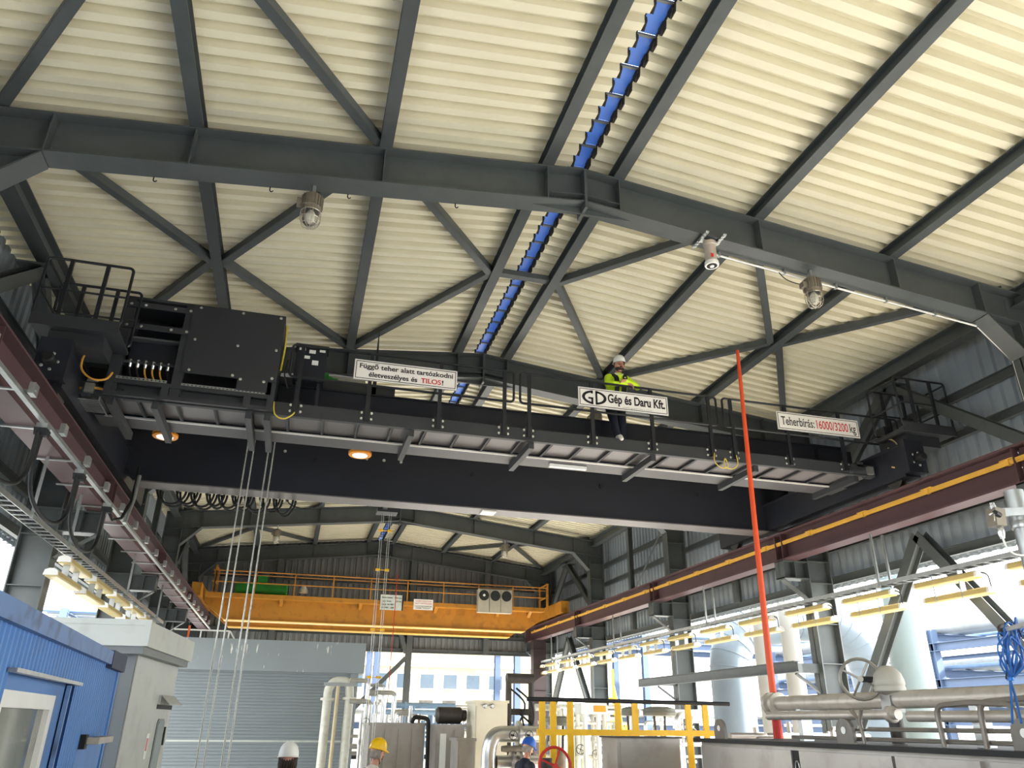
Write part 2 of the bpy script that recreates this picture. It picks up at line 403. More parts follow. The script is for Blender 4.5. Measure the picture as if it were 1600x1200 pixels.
# splice plates on the right girder
MB().box(10.20, 10.225, 8.1, 8.5, 5.48, 5.93).build('splice_plate', brown, rr)
for y in (8.18, 8.42):
    for z in (5.55, 5.67, 5.79, 5.90):
        o = inst('bolt', BOLT, rr, Vector((10.20, y, z))-rr.location, (0,0,-math.pi/2))
# yellow conductor bar with brackets
cb = thing('conductor_bar', (10.14, 14, 5.79), 'yellow conductor bar running along the right runway girder', 'busbar')
MB().box(10.105, 10.15, -4, 33.6, 5.765, 5.815).box(10.115,10.14,-4,33.6,5.74,5.765).build('bar', busbar, cb)
y = 0.4
while y < 33:
    MB().box(10.08, 10.235, y-0.12, y+0.12, 5.818, 5.83).box(10.09, 10.16, y-0.03, y+0.03, 5.735, 5.83).build('bracket', busbar, cb); y += 1.63

# ------------------------------------------------------------------ festoon track under the left girder
ft = thing('festoon_track', (-3.2, 14, 5.35), 'galvanised cable trolley track hung below the left runway girder', 'cable track')
MB().box(-3.225, -3.165, 2, 33, 5.325, 5.375).build('track_rail', galv, ft)
for i in range(20):
    y = 6.15+1.31*i
    MB().box(-3.80, -3.05, y-0.025, y+0.025, 5.382, 5.398).box(-3.12, -3.06, y-0.07, y+0.07, 5.34, 5.47).build('cross_bracket', galv, ft)
TR = [7.8, 9.7, 11.59, 13.48]
TLAB = ['cable trolley at the left edge of the frame', 'cable trolley on the left track nearest the viewer with long loop', 'middle cable trolley on the left festoon track', 'cable trolley on the left track closest to the black crane']
for i, y in enumerate(TR):
    t = thing('festoon_trolley', (-3.2, y, 5.3), TLAB[i], 'cable trolley', 'cable trolleys on the left festoon track')
    MB().box(-3.26, -3.14, y-0.07, y+0.07, 5.265, 5.325).build('carriage', galv, t)
    MB().prism([(-3.27, y-0.09, 5.26), (-3.27, y+0.09, 5.26), (-3.27, y+0.05, 5.18), (-3.27, y-0.05, 5.18)], (0.14,0,0)).build('cable_saddle', rubber, t)
    if i < 3:
        y2 = TR[i+1]; pts = []
        for k in range(25):
            u = k/24; a = math.pi*u
            yy = y+0.06+(y2-y-0.12)*(u-0.18*math.sin(2*math.pi*u))
            pts.append((-3.2, yy, 5.22-0.82*math.sin(a)**0.75))
        MB().tube([(p[0]-0.02,p[1],p[2]) for p in pts], 0.026, 8).build('cable_loop', rubber, t, smooth=True)
    else:
        MB().tube([(-3.2,13.5,5.25),(-3.12,13.62,5.10),(-3.05,13.9,5.2),(-3.02,14.2,5.55),(-3.05,14.4,6.0),(-3.1,14.6,6.3)], 0.024, 8).build('cable_loop', rubber, t, smooth=True)
# vertical loop strand of the hose protection
MB().tube([(-3.02,14.05,5.15),(-3.0,14.25,5.6),(-3.02,14.42,6.1)], 0.035, 8).build('cable_sleeve', galv, t, smooth=True)

# ------------------------------------------------------------------ black bridge crane
CR = thing('bridge_crane', (3.4, 12, 6.06), 'black double-girder overhead crane with railed walkway spanning the hall', 'overhead crane')
# front girder
mb = MB().box(-3.35, 10.15, 12.13, 12.54, 6.385, 7.195).box(-3.35, 10.15, 12.09, 12.58, 7.195, 7.22); g1 = mb.build('front_girder', black, CR)
flg = mat('flange_dark_grey', (74,73,75), 0.45, 0.1, 0.06, 1.5)
MB().box(-3.35, 10.15, 12.09, 12.58, 6.36, 6.385).build('bottom_flange', flg, g1)
MB().box(-3.2, 10.0, 12.06, 12.085, 6.345, 6.372).build('edge_strip', mat('pale_strip', (225,222,215), 0.35, 0.3), g1)
MB().box(-3.3, 10.1, 12.31, 12.37, 7.22, 7.27).build('trolley_rail', black2, g1)
# back girder with tapered ends
def taper(y0, y1, zb, zt_, xl0, xl1, xr0, xr1):
    return [(xl0, y0, zb), (xr0, y0, zb), (xr1, y0, zb+0.72), (xr1, y0, zt_), (xl1, y0, zt_), (xl1, y0, zb+0.72)]
mb = MB().prism(taper(14.92, 15.3, 6.15, 7.2, -3.22, -3.92, 10.78, 11.0), (0, 0.38, 0)); g2 = mb.build('back_girder', black, CR)
MB().box(-3.22, 10.78, 14.87, 15.36, 6.125, 6.15).build('bottom_flange', under, g2)
MB().box(-3.9, 11.0, 14.87, 15.36, 7.2, 7.22).box(-3.8,10.9,15.1,15.16,7.22,7.27).build('top_flange', black, g2)
for x in (0.0, 3.2, 6.1, 8.4):
    MB().lathe((x, 14.92, 6.85), [(0.05,0),(0.05,0.03)], 12, (0,-1,0)).build('inspection_plug', rubber, g2)
for x in (-1.3, -0.95, -0.6, 1.0, 1.35, 1.7):
    o = inst('bolt', BOLT, g2, Vector((x, 14.92, 6.98))-CR.location, scale=(1.4,1.4,1.4))
MB().box(3.45, 3.75, 14.95, 15.25, 6.095, 6.125).build('inspection_cover', white_p, g2)
# end carriages
for xc, nm in ((RXL, 'L'), (RXR+0.02, 'R')):
    sg = -1 if nm == 'L' else 1
    mb = MB().box(xc-0.16, xc+0.16, 10.55, 17.0, 6.16, 6.72).box(xc-0.2, xc+0.2, 10.5, 17.05, 6.72, 6.75).box(xc-0.2, xc+0.2, 10.4, 10.55, 6.2, 6.8)
    e = mb.build('end_carriage', black, CR)
    for y in (10.95, 16.5):
        MB().lathe((xc-0.06, y, 6.24), [(0.2,0),(0.2,0.015),(0.17,0.02),(0.17,0.1),(0.2,0.105),(0.2,0.12)], 20, (1,0,0)).build('wheel', mat('wheel_steel', (90,84,80), 0.4, 0.6), e, smooth=True)
    MB().lathe((xc, 10.4, 6.45), [(0.06,0),(0.06,0.04),(0.08,0.05),(0.08,0.16),(0.06,0.18)], 14, (0,-1,0)).build('buffer', rubber, e, smooth=True)
    # drive motor
    mb = MB().lathe((xc-sg*0.2, 11.35, 6.45), [(0.12,0),(0.12,0.12),(0.09,0.13),(0.09,0.45),(0.1,0.46),(0.1,0.52),(0.07,0.55)], 16, (-sg,0,0))
    mb.box(xc-sg*0.45-0.07, xc-sg*0.45+0.07, 11.28, 11.42, 6.53, 6.62)
    mo = mb.build('drive_motor', black2, e, smooth=True)
    MB().box(xc-sg*0.3-0.06, xc-sg*0.3+0.06, 11.20, 11.26, 6.38, 6.52).build('terminal_box', alu, mo)
    for k in range(5):
        inst('bolt', BOLT, e, Vector((xc+sg*0.02+0.1*math.cos(k*1.25), 10.40, 6.45+0.12*math.sin(k*1.25)))-CR.location)
    # connection box between carriage and girders
    mb = MB().box(min(xc, xc-sg*0.75), max(xc, xc-sg*0.75), 12.0, 12.7, 6.42, 7.1)
    mb.build('end_plate', black, CR)
    # service platform on the end carriage
    x0, x1 = (-3.92, -2.82) if nm == 'L' else (10.04, 11.16)
    pf = MB().box(x0, x1, 10.3, 11.05, 6.95, 7.0).box(x0, x1, 10.28, 10.31, 6.92, 7.10).box(x0+0.2, x1-0.2, 10.5, 11.0, 6.75, 6.95).build('service_platform', black2, CR)
    for y in (10.32, 11.02):
        a = []
        r_ = 0.06
        loop = arc((x1-r_, y, 7.98-r_), r_, math.pi/2, 0, 4, (1,0,0), (0,0,1)) + [(x1, y, 7.06+r_)] + arc((x1-r_, y, 7.06+r_), r_, 0, -math.pi/2, 4, (1,0,0), (0,0,1)) \
             + arc((x0+r_, y, 7.06+r_), r_, -math.pi/2, -math.pi, 4, (1,0,0), (0,0,1)) + arc((x0+r_, y, 7.98-r_), r_, math.pi, math.pi/2, 4, (1,0,0), (0,0,1))
        lp = MB().tube(loop, 0.021, 8, closed=True).build('guard_rail', railblk, pf, smooth=True)
        MB().tube([(x0, y, 7.5), (x1, y, 7.5)], 0.016, 8).build('mid_rail', railblk, pf, smooth=True)
        for u in (0.28, 0.70):
            xx = x0+(x1-x0)*u
            MB().box(xx-0.025, xx+0.025, y-0.02, y+0.02, 6.95, 7.97).build('post', railblk, pf)
    for xs in (x0+0.02, x1-0.02):
        if (nm == 'L') == (xs < x0+0.1) or nm == 'R':
            MB().tube([(xs, 10.32, 7.93), (xs, 11.02, 7.93)], 0.018, 8).build('side_rail', railblk, pf, smooth=True)
            MB().tube([(xs, 10.32, 7.45), (xs, 11.02, 7.45)], 0.016, 8).build('side_rail', railblk, pf, smooth=True)
# walkway
wk = MB().box(-3.4, 10.9, 11.28, 11.31, 6.36, 6.57).box(-3.4, 10.9, 11.31, 11.36, 6.36, 6.385).build('walkway_fascia', black2, CR)
BR = [1.42, 3.42, 5.62, 7.62, 9.72]
xs = [-3.36]+BR+[10.86]
for a, b in zip(xs[:-1], xs[1:]):
    MB().box(a+0.006, b-0.006, 11.33, 12.09, 6.415, 6.43).build('floor_plate', under, wk)
nr = 27
rib = MB().box(-0.012, 0.012, 11.33, 12.05, 6.365, 6.415).box(-0.03, 0.012, 11.33, 12.05, 6.365, 6.371).build('tmp', black2); m_rib = rib.data; bpy.data.objects.remove(rib)
for i in range(nr):
    x = -3.15+i*0.535
    inst('rib', m_rib, wk, Vector((x, 0, 0))-CR.location)
for x in BR:
    MB().box(x-0.045, x+0.045, 11.34, 12.62, 6.25, 6.36).build('bracket', black2, wk)
# small linear light under the walkway
MB().box(4.05, 4.75, 12.28, 12.36, 6.30, 6.355).build('strip_light_body', white_p, wk)
# handrails: three panels
POSTS = [[-0.39, 0.69, 1.83, 2.92], [3.35, 4.48, 5.59, 6.72], [7.17, 8.30, 9.46, 10.63]]
bp = MB().box(-0.06, 0.06, 11.255, 11.28, 6.40, 6.60).build('tmp', black2); m_bp = bp.data; bpy.data.objects.remove(bp)
for k, ps in enumerate(POSTS):
    y = 11.235; xa, xb_ = ps[0]-0.16, ps[-1]+0.16; r_ = 0.06; zt_, zm = 7.555, 7.0
    loop = arc((xb_-r_, y, zt_-r_), r_, math.pi/2, 0, 4, (1,0,0), (0,0,1)) + arc((xb_-r_, y, zm+r_), r_, 0, -math.pi/2, 4, (1,0,0), (0,0,1)) \
         + arc((xa+r_, y, zm+r_), r_, -math.pi/2, -math.pi, 4, (1,0,0), (0,0,1)) + arc((xa+r_, y, zt_-r_), r_, math.pi, math.pi/2, 4, (1,0,0), (0,0,1))
    hr = MB().tube(loop, 0.021, 8, closed=True).build('handrail', railblk, CR, smooth=True)
    for x in ps:
        p = MB().box(x-0.03, x+0.03, 11.215, 11.255, 6.40, 7.55).build('post', railblk, hr)
        b = inst('base_plate', m_bp, hr, Vector((x, 0, 0))-CR.location)
        for dx in (-0.075, 0.075):
            for z in (6.44, 6.54): put_bolt(hr, (x+dx, 11.275, z))
    # rear handrail above the girder is absent; far-side knee rail
# earth straps
ystrap = mat('earth_strap_yellow', (214,190,70), 0.5)
MB().tube([(-0.72,11.24,6.55),(-0.68,11.23,6.35),(-0.55,11.22,6.28),(-0.42,11.22,6.36),(-0.38,11.23,6.46)], 0.011, 6).build('earth_strap', ystrap, CR, smooth=True)
MB().tube([(6.74,11.22,6.47),(6.72,11.2,6.30),(6.84,11.2,6.20),(6.97,11.2,6.24),(6.93,11.2,6.38),(6.9,11.2,6.24),(7.05,11.2,6.2),(7.17,11.2,6.3),(7.17,11.22,6.47)], 0.009, 6).build('earth_strap', ystrap, CR, smooth=True)
MB().tube([(-3.45,11.1,7.05),(-3.42,11.0,6.95),(-3.3,10.9,6.9),(-3.3,10.75,6.7),(-3.26,10.7,6.5),(-3.1,10.7,6.38),(-2.95,10.75,6.42),(-2.9,10.8,6.55)], 0.015, 6).build('motor_cable', mat('cable_orange', (206,150,60), 0.5), CR, smooth=True)
for zz in (6.98, 6.62):
    MB().tube([(10.12,10.9,zz),(10.2,10.8,zz-0.05),(10.24,10.75,zz-0.16),(10.16,10.75,zz-0.24),(10.06,10.8,zz-0.22)], 0.013, 6).build('motor_cable', mat('cable_tan', (190,165,110), 0.5), CR, smooth=True)
# right-end upright of the walkway
MB().box(10.25, 10.42, 11.0, 11.2, 6.4, 7.28).build('limit_switch_post', black2, CR)
# spike aerial
MB().prism([(0.80,12.25,7.2),(0.88,12.25,7.2),(0.845,12.25,8.5),(0.83,12.25,8.5)], (0,0.02,0)).build('aerial', black, CR)
MB().tube([(-0.3,12.9,7.9),(0.9,12.9,7.86)], 0.02, 6).build('trolley_rod', black, CR)
# hoist trolley between the girders
green = mat('hoist_green', (38,140,52), 0.45)
ho = thing('hoist_trolley', (-0.6, 13.7, 7.27), 'green-motored hoist trolley on the black crane, mostly hidden behind its girder', 'hoist')
MB().box(-2.0, 1.2, 12.25, 12.45, 7.27, 7.42).box(-2.0,1.2,15.03,15.23,7.27,7.42).box(-2.0,-1.8,12.3,15.1,7.3,7.42).box(1.0,1.2,12.3,15.1,7.3,7.42).build('frame', black2, ho)
MB().lathe((-1.7,13.6,7.62), [(0.24,0),(0.24,0.03),(0.19,0.04),(0.19,1.3),(0.24,1.31),(0.24,1.34)], 20, (1,0,0)).build('rope_drum', galv, ho, smooth=True)
mb = MB().lathe((-0.32,13.45,7.92), [(0.08,0),(0.13,0.02),(0.13,0.42),(0.1,0.46),(0.1,0.55)], 18, (1,0,0)); mb.box(-0.15,0.05,13.3,13.4,7.95,8.08)
for k in range(18):
    a = 2*math.pi*k/18; mb.box(-0.28,0.06,13.45+0.135*math.cos(a)-0.004,13.45+0.135*math.cos(a)+0.004,7.92+0.135*math.sin(a)-0.01,7.92+0.135*math.sin(a)+0.01)
mb.build('hoist_motor', green, ho, smooth=True)
MB().box(0.1,0.75,13.55,13.9,7.75,8.12).build('control_box', mat('pale_grey_box', (168,166,158), 0.5), ho)
# ropes to the hook block
rp_m = mat('rope_steel', (176,178,172), 0.45, 0.5, 0.2, 30)
rope = thing('hoist_ropes', (-0.97, 13.5, 0.6), 'four steel wire ropes hanging from the black crane to its hook block', 'wire rope')
for x in (-1.19, -1.08, -0.83, -0.74):
    MB().tube([(x, 13.5, 0.6), (x, 13.5, 7.5)], 0.0135, 6).build('rope', rp_m, rope, smooth=True)
hb = MB().prism([(-1.3,13.42,0.95),(-0.64,13.42,0.95),(-0.6,13.42,0.75),(-0.75,13.42,0.45),(-1.2,13.42,0.45),(-1.34,13.42,0.75)], (0,0.16,0)).build('hook_block', safety, rope)
MB().tube(arc((-0.97,13.5,0.22), 0.11, math.pi*0.5, -math.pi*0.85, 14, (1,0,0), (0,0,1)), [0.035]*10+[0.03,0.026,0.022,0.018,0.012], 8).tube([(-0.97,13.5,0.33),(-0.97,13.5,0.5)],0.035,8).build('hook', black2, hb, smooth=True)

# orange-bodied flood lamps under the crane
def ufo(x, y, z, label):
    t = thing('flood_lamp', (x, y, z+0.2), label, 'lamp', 'orange flood lamps under the black crane')
    o = mat('lamp_orange', (236,150,36), 0.4)
    mb = MB().lathe((x,y,z), [(0.19,0),(0.2,0.015),(0.2,0.03),(0.17,0.05),(0.11,0.09),(0.09,0.14),(0.05,0.16)], 28)
    for k in range(28):
        a = 2*math.pi*k/28; mb.bar((x+0.1*math.cos(a),y+0.1*math.sin(a),z+0.07),(x+0.195*math.cos(a),y+0.195*math.sin(a),z+0.035),0.012,0.05)
    mb.build('body', o, t)
    mb = MB().lathe((x,y,z-0.006), [(0.125,0),(0.13,0.006)], 28)
    mb.build('diffuser', emis('lamp_led_white', (255,250,232), 1.3), t)
    MB().tube([(x,y,z+0.15),(x,y,z+0.42)], 0.012, 6).build('hanger', black2, t)
ufo(-2.44, 12.85, 6.35, 'orange flood lamp under the crane below the electrical cabinet')
ufo(0.74, 12.85, 6.35, 'orange flood lamp under the crane below the lettered warning sign')

# festoon cable coils beneath the back girder
fc = thing('festoon_cables', (-1.2, 15.65, 6.2), 'black festoon cables hanging in coils behind the back girder', 'cable')
MB().box(-3.1, 9.5, 15.62, 15.68, 6.24, 6.3).build('track_rail', galv, fc)
for x in (-2.8, 0.2, 3.2, 6.2, 9.2): MB().box(x-0.03, x+0.03, 15.31, 15.65, 6.3, 6.34).build('rail_bracket', galv, fc)
random.seed(3)
xx = -2.9
for k in range(10):
    w = [0.42,0.3,0.34,0.26,0.3,0.28,0.34,0.3,0.3,0.55][k]; d = [0.22,0.2,0.23,0.2,0.22,0.2,0.23,0.2,0.25,0.13][k]
    for q in range(2 if k < 9 else 1):
        pts = [(xx+0.05*q+w*1.25*(0.5-0.5*math.cos(math.pi*u)), 15.62+q*0.07, 6.2-(d*1.25+0.03*q)*math.sin(math.pi*u)) for u in [i/14 for i in range(15)]]
        MB().tube(pts, 0.022 if k < 9 else 0.012, 6).build('cable_coil', rubber, fc, smooth=True)
    MB().box(xx-0.03, xx+0.03, 15.6, 15.7, 6.16, 6.24).build('trolley', black2, fc)
    xx += w*0.86

# ------------------------------------------------------------------ electrical cabinet on the walkway
cab = thing('electrical_cabinet', (-1.9, 11.6, 6.35), 'large black open-framed electrical cabinet with cable glands on the crane walkway', 'cabinet')
F_ = black2; xa, xb_ = -3.06, -0.72
cabplate = mat('cabinet_plate', (50,52,55), 0.42, 0, 0.05, 0.8)
mb = MB()
for x0, x1 in ((xa, xa+0.15), (-2.19, -2.05), (xb_-0.06, xb_)): mb.box(x0, x1, 11.16, 11.26, 6.42, 7.96)
for x0, x1 in ((xa, xa+0.08), (xb_-0.06, xb_)): mb.box(x0, x1, 11.85, 11.95, 6.42, 7.96)
mb.box(xa, xb_, 11.16, 11.95, 7.95, 7.99)
mb.build('frame', F_, cab)
mb = MB().box(xa, xb_, 11.14, 11.2, 6.55, 6.61).box(xa, xb_, 11.14, 11.2, 6.36, 6.42)
for x in (xa, -2.3, -1.15, xb_-0.1): mb.box(x, x+0.1, 11.14, 11.2, 6.42, 6.55)
mb.build('base_frame', F_, cab)
MB().box(xa+0.02, xb_-0.02, 11.9, 11.94, 6.6, 7.95).build('back_panel', black, cab)
MB().box(xb_-0.02, xb_, 11.26, 11.9, 6.6, 7.95).build('side_panel', black, cab)
MB().box(xa, xa+0.02, 11.26, 11.9, 6.6, 7.95).build('side_panel', black, cab)
pl = MB().box(-2.09, xb_+0.0, 11.135, 11.16, 6.82, 7.97).build('front_plate', cabplate, cab)
for x, z in ((-1.98,7.93),(-1.36,7.93),(-0.79,7.93),(-1.98,7.38),(-1.36,7.36),(-0.79,7.36),(-1.98,6.87),(-1.36,6.86),(-0.79,6.88)): put_bolt(pl, (x, 11.135, z))
p2 = MB().box(-1.28, -0.84, 11.13, 11.15, 6.64, 6.84).build('small_plate', cabplate, cab)
for x in (-1.24, -0.9): put_bolt(p2, (x, 11.13, 6.81))
for z in (7.80, 7.44):
    s = MB().box(xa+0.05, -2.08, 11.13, 11.155, z, z+0.09).build('cross_bar', F_, cab)
    for x in (xa+0.1, xa+0.3, -2.34, -2.12): put_bolt(s, (x, 11.13, z+0.045))
MB().box(xa+0.16, -2.25, 11.40, 11.44, 6.98, 7.34).build('gland_panel', black, cab)
MB().box(xa+0.16, -2.2, 11.3, 11.45, 7.36, 7.39).build('shelf', mat('shelf_grey', (92,94,95), 0.4), cab)
MB().box(xa+0.14, -2.2, 11.24, 11.9, 6.92, 6.96).build('shelf', black2, cab)
for k in range(6):
    x = xa+0.24+k*0.105
    g = MB().lathe((x, 11.27, 6.94), [(0.018,0.05),(0.032,0.03),(0.032,-0.02),(0.024,-0.03),(0.024,-0.07),(0.016,-0.08)], 10).build('cable_gland', bolt, cab, smooth=True)
    MB().tube([(x,11.27,6.88),(x+0.01,11.26,6.80),(x+0.04,11.3,6.72),(x+0.09,11.4,6.66)], 0.013, 6).build('cable', mat('cable_orange', (206,150,60), 0.5) if k in (2,3,4) else rubber, g, smooth=True)
def perforated(x0, x1, y, z0, z1, parent):
    mb = MB().box(x0, x1, y, y+0.012, z0, z0+0.012).box(x0, x1, y, y+0.012, z1-0.012, z1)
    x = x0
    while x < x1:
        mb.box(x, min(x+0.03, x1), y, y+0.012, z0+0.012, z1-0.012); x += 0.055
    return mb.build('perforated_strut', galv, parent)
perforated(xa+0.12, -2.25, 11.15, 6.62, 6.66, cab); perforated(-2.05, -0.85, 11.15, 6.61, 6.65, cab)
# outrigger arms carrying the cabinet
for x in (-2.95, -2.35, -1.05, -0.78):
    MB().box(x-0.045, x+0.045, 11.2, 12.75 if x in (-2.95, -2.35, -1.05, -0.78) else 12.6, 6.22, 6.34).build('outrigger_arm', black2, cab)
MB().tube([(xb_+0.03,11.3,7.9),(xb_+0.05,11.25,7.5),(xb_+0.03,11.3,7.1)], 0.014, 6).build('cable', ystrap, cab, smooth=True)
MB().box(-3.34,-3.12,11.3,11.32,6.40,6.62).build('end_bracket', galv, cab)
# cable tray end beside the cabinet
ct = thing('cable_tray_end', (-3.35, 11.4, 6.3), 'short galvanised cable tray end beside the black cabinet', 'cable tray')
mb = MB()
for k in range(8): mb.box(-3.45, -3.12, 11.32+k*0.07, 11.345+k*0.07, 6.30, 6.315)
mb.box(-3.46,-3.44,11.3,11.9,6.29,6.36).box(-3.13,-3.11,11.3,11.9,6.29,6.36); mb.build('tray', galv, ct)
MB().tube([(-3.6,11.35,6.42),(-3.4,11.28,6.45),(-3.2,11.25,6.47),(-3.0,11.3,6.45)], 0.02, 6).build('cable', mat('cable_orange', (206,150,60), 0.5), ct, smooth=True)
# resistor / junction box next to the cabinet
jb = thing('brake_resistor_box', (-0.25, 11.5, 6.65), 'small black control box with pale stickers beside the cabinet', 'control box')
MB().box(-0.5, -0.02, 11.42, 11.65, 7.04, 7.62).box(-0.45,-0.4,11.5,11.6,6.43,7.04).box(-0.12,-0.07,11.5,11.6,6.43,7.04).build('housing', black, jb)
MB().box(-0.52, 0.0, 11.38, 11.68, 7.62, 7.66).build('lid', black2, jb)
for x0,x1,z0,z1 in ((-0.46,-0.36,7.56,7.6),(-0.3,-0.2,7.52,7.58),(-0.14,-0.05,7.56,7.6),(-0.4,-0.28,7.42,7.47),(-0.24,-0.14,7.32,7.40)):
    MB().box(x0,x1,11.412,11.42,z0,z1).build('sticker', white_p, jb)
MB().tube([(-0.6,11.3,7.3),(-0.62,11.2,7.0),(-0.55,11.25,6.8)],0.012,6).build('cable', rubber, jb, smooth=True)
# ------------------------------------------------------------------ point on the view ray of a measured image position at a known depth
def at(px, py, Y):
    d = _r*((px-800)/1180.9)+_u*((600-py)/1180.9)+_f
    d = d*(Y/d.y); return Vector((d.x, Y, d.z+CAM_H))

# ------------------------------------------------------------------ lettering
def text_geo(s, bold=0.012, serif=True):
    cu = bpy.data.curves.new('txt', 'FONT'); cu.body = s; cu.size = 1; cu.offset = bold; cu.resolution_u = 10
    ob = bpy.data.objects.new('txt', cu); COL.objects.link(ob)
    dg = bpy.context.evaluated_depsgraph_get(); dg.update()
    me = bpy.data.meshes.new_from_object(ob.evaluated_get(dg))
    vs = [(v.co.x, v.co.y) for v in me.vertices]; fs = [tuple(p.vertices) for p in me.polygons]
    if serif:
        cnt = {}
        for p in me.polygons:
            k = list(p.vertices)
            for a, b in zip(k, k[1:]+k[:1]): cnt.setdefault(tuple(sorted((a, b))), []).append(p.index)
        add = []
        for (a, b), fl in cnt.items():
            if len(fl) != 1: continue
            (xa, ya), (xb, yb) = vs[a], vs[b]
            if abs(ya-yb) > 0.004: continue
            L = abs(xa-xb)
            if not 0.05 < L < 0.17: continue
            cy = me.polygons[fl[0]].center.y; bottom = cy > ya
            x0, x1 = min(xa, xb), max(xa, xb)
            if bottom and (abs(ya) < 0.05 or ya < -0.12): add.append((x0-0.055, x1+0.055, ya, ya+0.035))
            elif not bottom and ya > 0.35 and ya < 0.8: add.append((x0-0.06, x1+(0.05 if ya > 0.64 and L > 0.1 else 0.0), ya-0.035, ya))
        for x0, x1, y0, y1 in add:
            n = len(vs); vs += [(x0, y0), (x1, y0), (x1, y1), (x0, y1)]; fs.append((n, n+1, n+2, n+3))
    bpy.data.objects.remove(ob); bpy.data.curves.remove(cu); bpy.data.meshes.remove(me)
    return vs, fs
def lettering(s, x0, x1, zb, zh, y, material, parent, name='lettering', bold=0.012, serif=True, depth=0.003, capref=0.73):
    vs, fs = text_geo(s, bold, serif)
    mx0 = min(v[0] for v in vs); mx1 = max(v[0] for v in vs); k = (x1-x0)/(mx1-mx0); kz = zh/capref
    mb = MB()
    P = [(x0+(v[0]-mx0)*k, y, zb+v[1]*kz) for v in vs]
    mb.add(P, fs)
    return tag(mb.build(name, material, parent), kind='stuff')
ink = mat('ink_black', (22,22,24), 0.6, 0, 0.02); red = mat('ink_red', (206,36,42), 0.6, 0, 0.02); inkg = mat('ink_grey', (168,168,166), 0.6, 0, 0.02)
signw = mat('sign_white', (240,236,230), 0.45, 0, 0.02, 2.0)
def board(x0, x1, z0, z1, y, label, border=True, cat='sign', thick=0.012, m=None):
    t = thing('sign', ((x0+x1)/2, y, z0), label, cat)
    MB().box(x0, x1, y, y+thick, z0, z1).build('board', m or signw, t)
    if border:
        b = 0.018; w = 0.011; mb = MB()
        mb.box(x0+b, x1-b, y-0.002, y, z0+b, z0+b+w).box(x0+b, x1-b, y-0.002, y, z1-b-w, z1-b).box(x0+b, x0+b+w, y-0.002, y, z0+b, z1-b).box(x1-b-w, x1-b, y-0.002, y, z0+b, z1-b)
        mb.build('border_line', ink, t)
        MB().box(x0-0.008, x1+0.008, y+0.004, y+thick+0.004, z0-0.008, z1+0.008).build('backing_frame', mat('alu_edge', (190,190,188), 0.35, 0.6), t)
    return t
SY = 11.185
s1 = board(0.43, 2.09, 7.07, 7.41, SY, 'white sign with Hungarian warning text and a red word on the crane railing')
lettering('Függő teher alatt tartózkodni', 0.50, 2.03, 7.27, 0.085, SY-0.004, ink, s1, bold=0.02)
lettering('életveszélyes és', 0.66, 1.44, 7.13, 0.085, SY-0.004, ink, s1, bold=0.02)
lettering('TILOS', 1.50, 1.83, 7.13, 0.085, SY-0.004, red, s1, bold=0.02)
lettering('!', 1.845, 1.87, 7.13, 0.085, SY-0.004, ink, s1, bold=0.02, serif=False)
s2 = board(4.22, 5.89, 7.065, 7.41, SY, 'white company sign with an oval black emblem in front of the worker')
# oval emblem: two letter-like halves split by a white gap
def ell(cx, cz, rx, rz, a): return (cx+rx*math.cos(a), cz+rz*math.sin(a))
cx, cz, rx, rz, th = 4.505, 7.237, 0.225, 0.13, 0.048
mb = MB(); n = 24; y = SY-0.004
def ring(a0, a1, xlim):
    for i in range(n):
        A = a0+(a1-a0)*i/n; B = a0+(a1-a0)*(i+1)/n
        p = [ell(cx,cz,rx,rz,A), ell(cx,cz,rx,rz,B), ell(cx,cz,rx-th*1.1,rz-th*0.8,B), ell(cx,cz,rx-th*1.1,rz-th*0.8,A)]
        mb.add([(q[0], y, q[1]) for q in p], [(0,1,2,3)])
ring(math.radians(97), math.radians(263), 0)
ring(math.radians(-82), math.radians(82), 0)
def rect(x0,x1,z0,z1): mb.add([(x0,y,z0),(x1,y,z0),(x1,y,z1),(x0,y,z1)], [(0,1,2,3)])
rect(cx-0.055, cx-0.02, cz-rz*0.99, cz+0.0); rect(cx-0.11, cx-0.02, cz-0.032, cz+0.0); rect(cx-0.06, cx-0.027, cz+rz*0.55, cz+rz*0.99)
rect(cx+0.022, cx+0.058, cz-rz*0.99, cz+rz*0.99)
mb.build('emblem', ink, s2)
lettering('Gép és Daru Kft.', 4.755, 5.835, 7.18, 0.165, y, ink, s2, bold=0.028)
lettering('www.gepesdaru.com', 5.02, 5.58, 7.105, 0.035, y, inkg, s2, bold=0.0, serif=False)
s3 = board(8.09, 9.84, 7.065, 7.41, SY, 'white load sign with red numbers at the right end of the crane railing')
lettering('Teherbírás:', 8.17, 8.87, 7.16, 0.17, SY-0.004, ink, s3, bold=0.008)
lettering('16000/3200', 8.91, 9.60, 7.16, 0.17, SY-0.004, red, s3, bold=0.008)
lettering('kg', 9.63, 9.77, 7.16, 0.17, SY-0.004, ink, s3, bold=0.008)

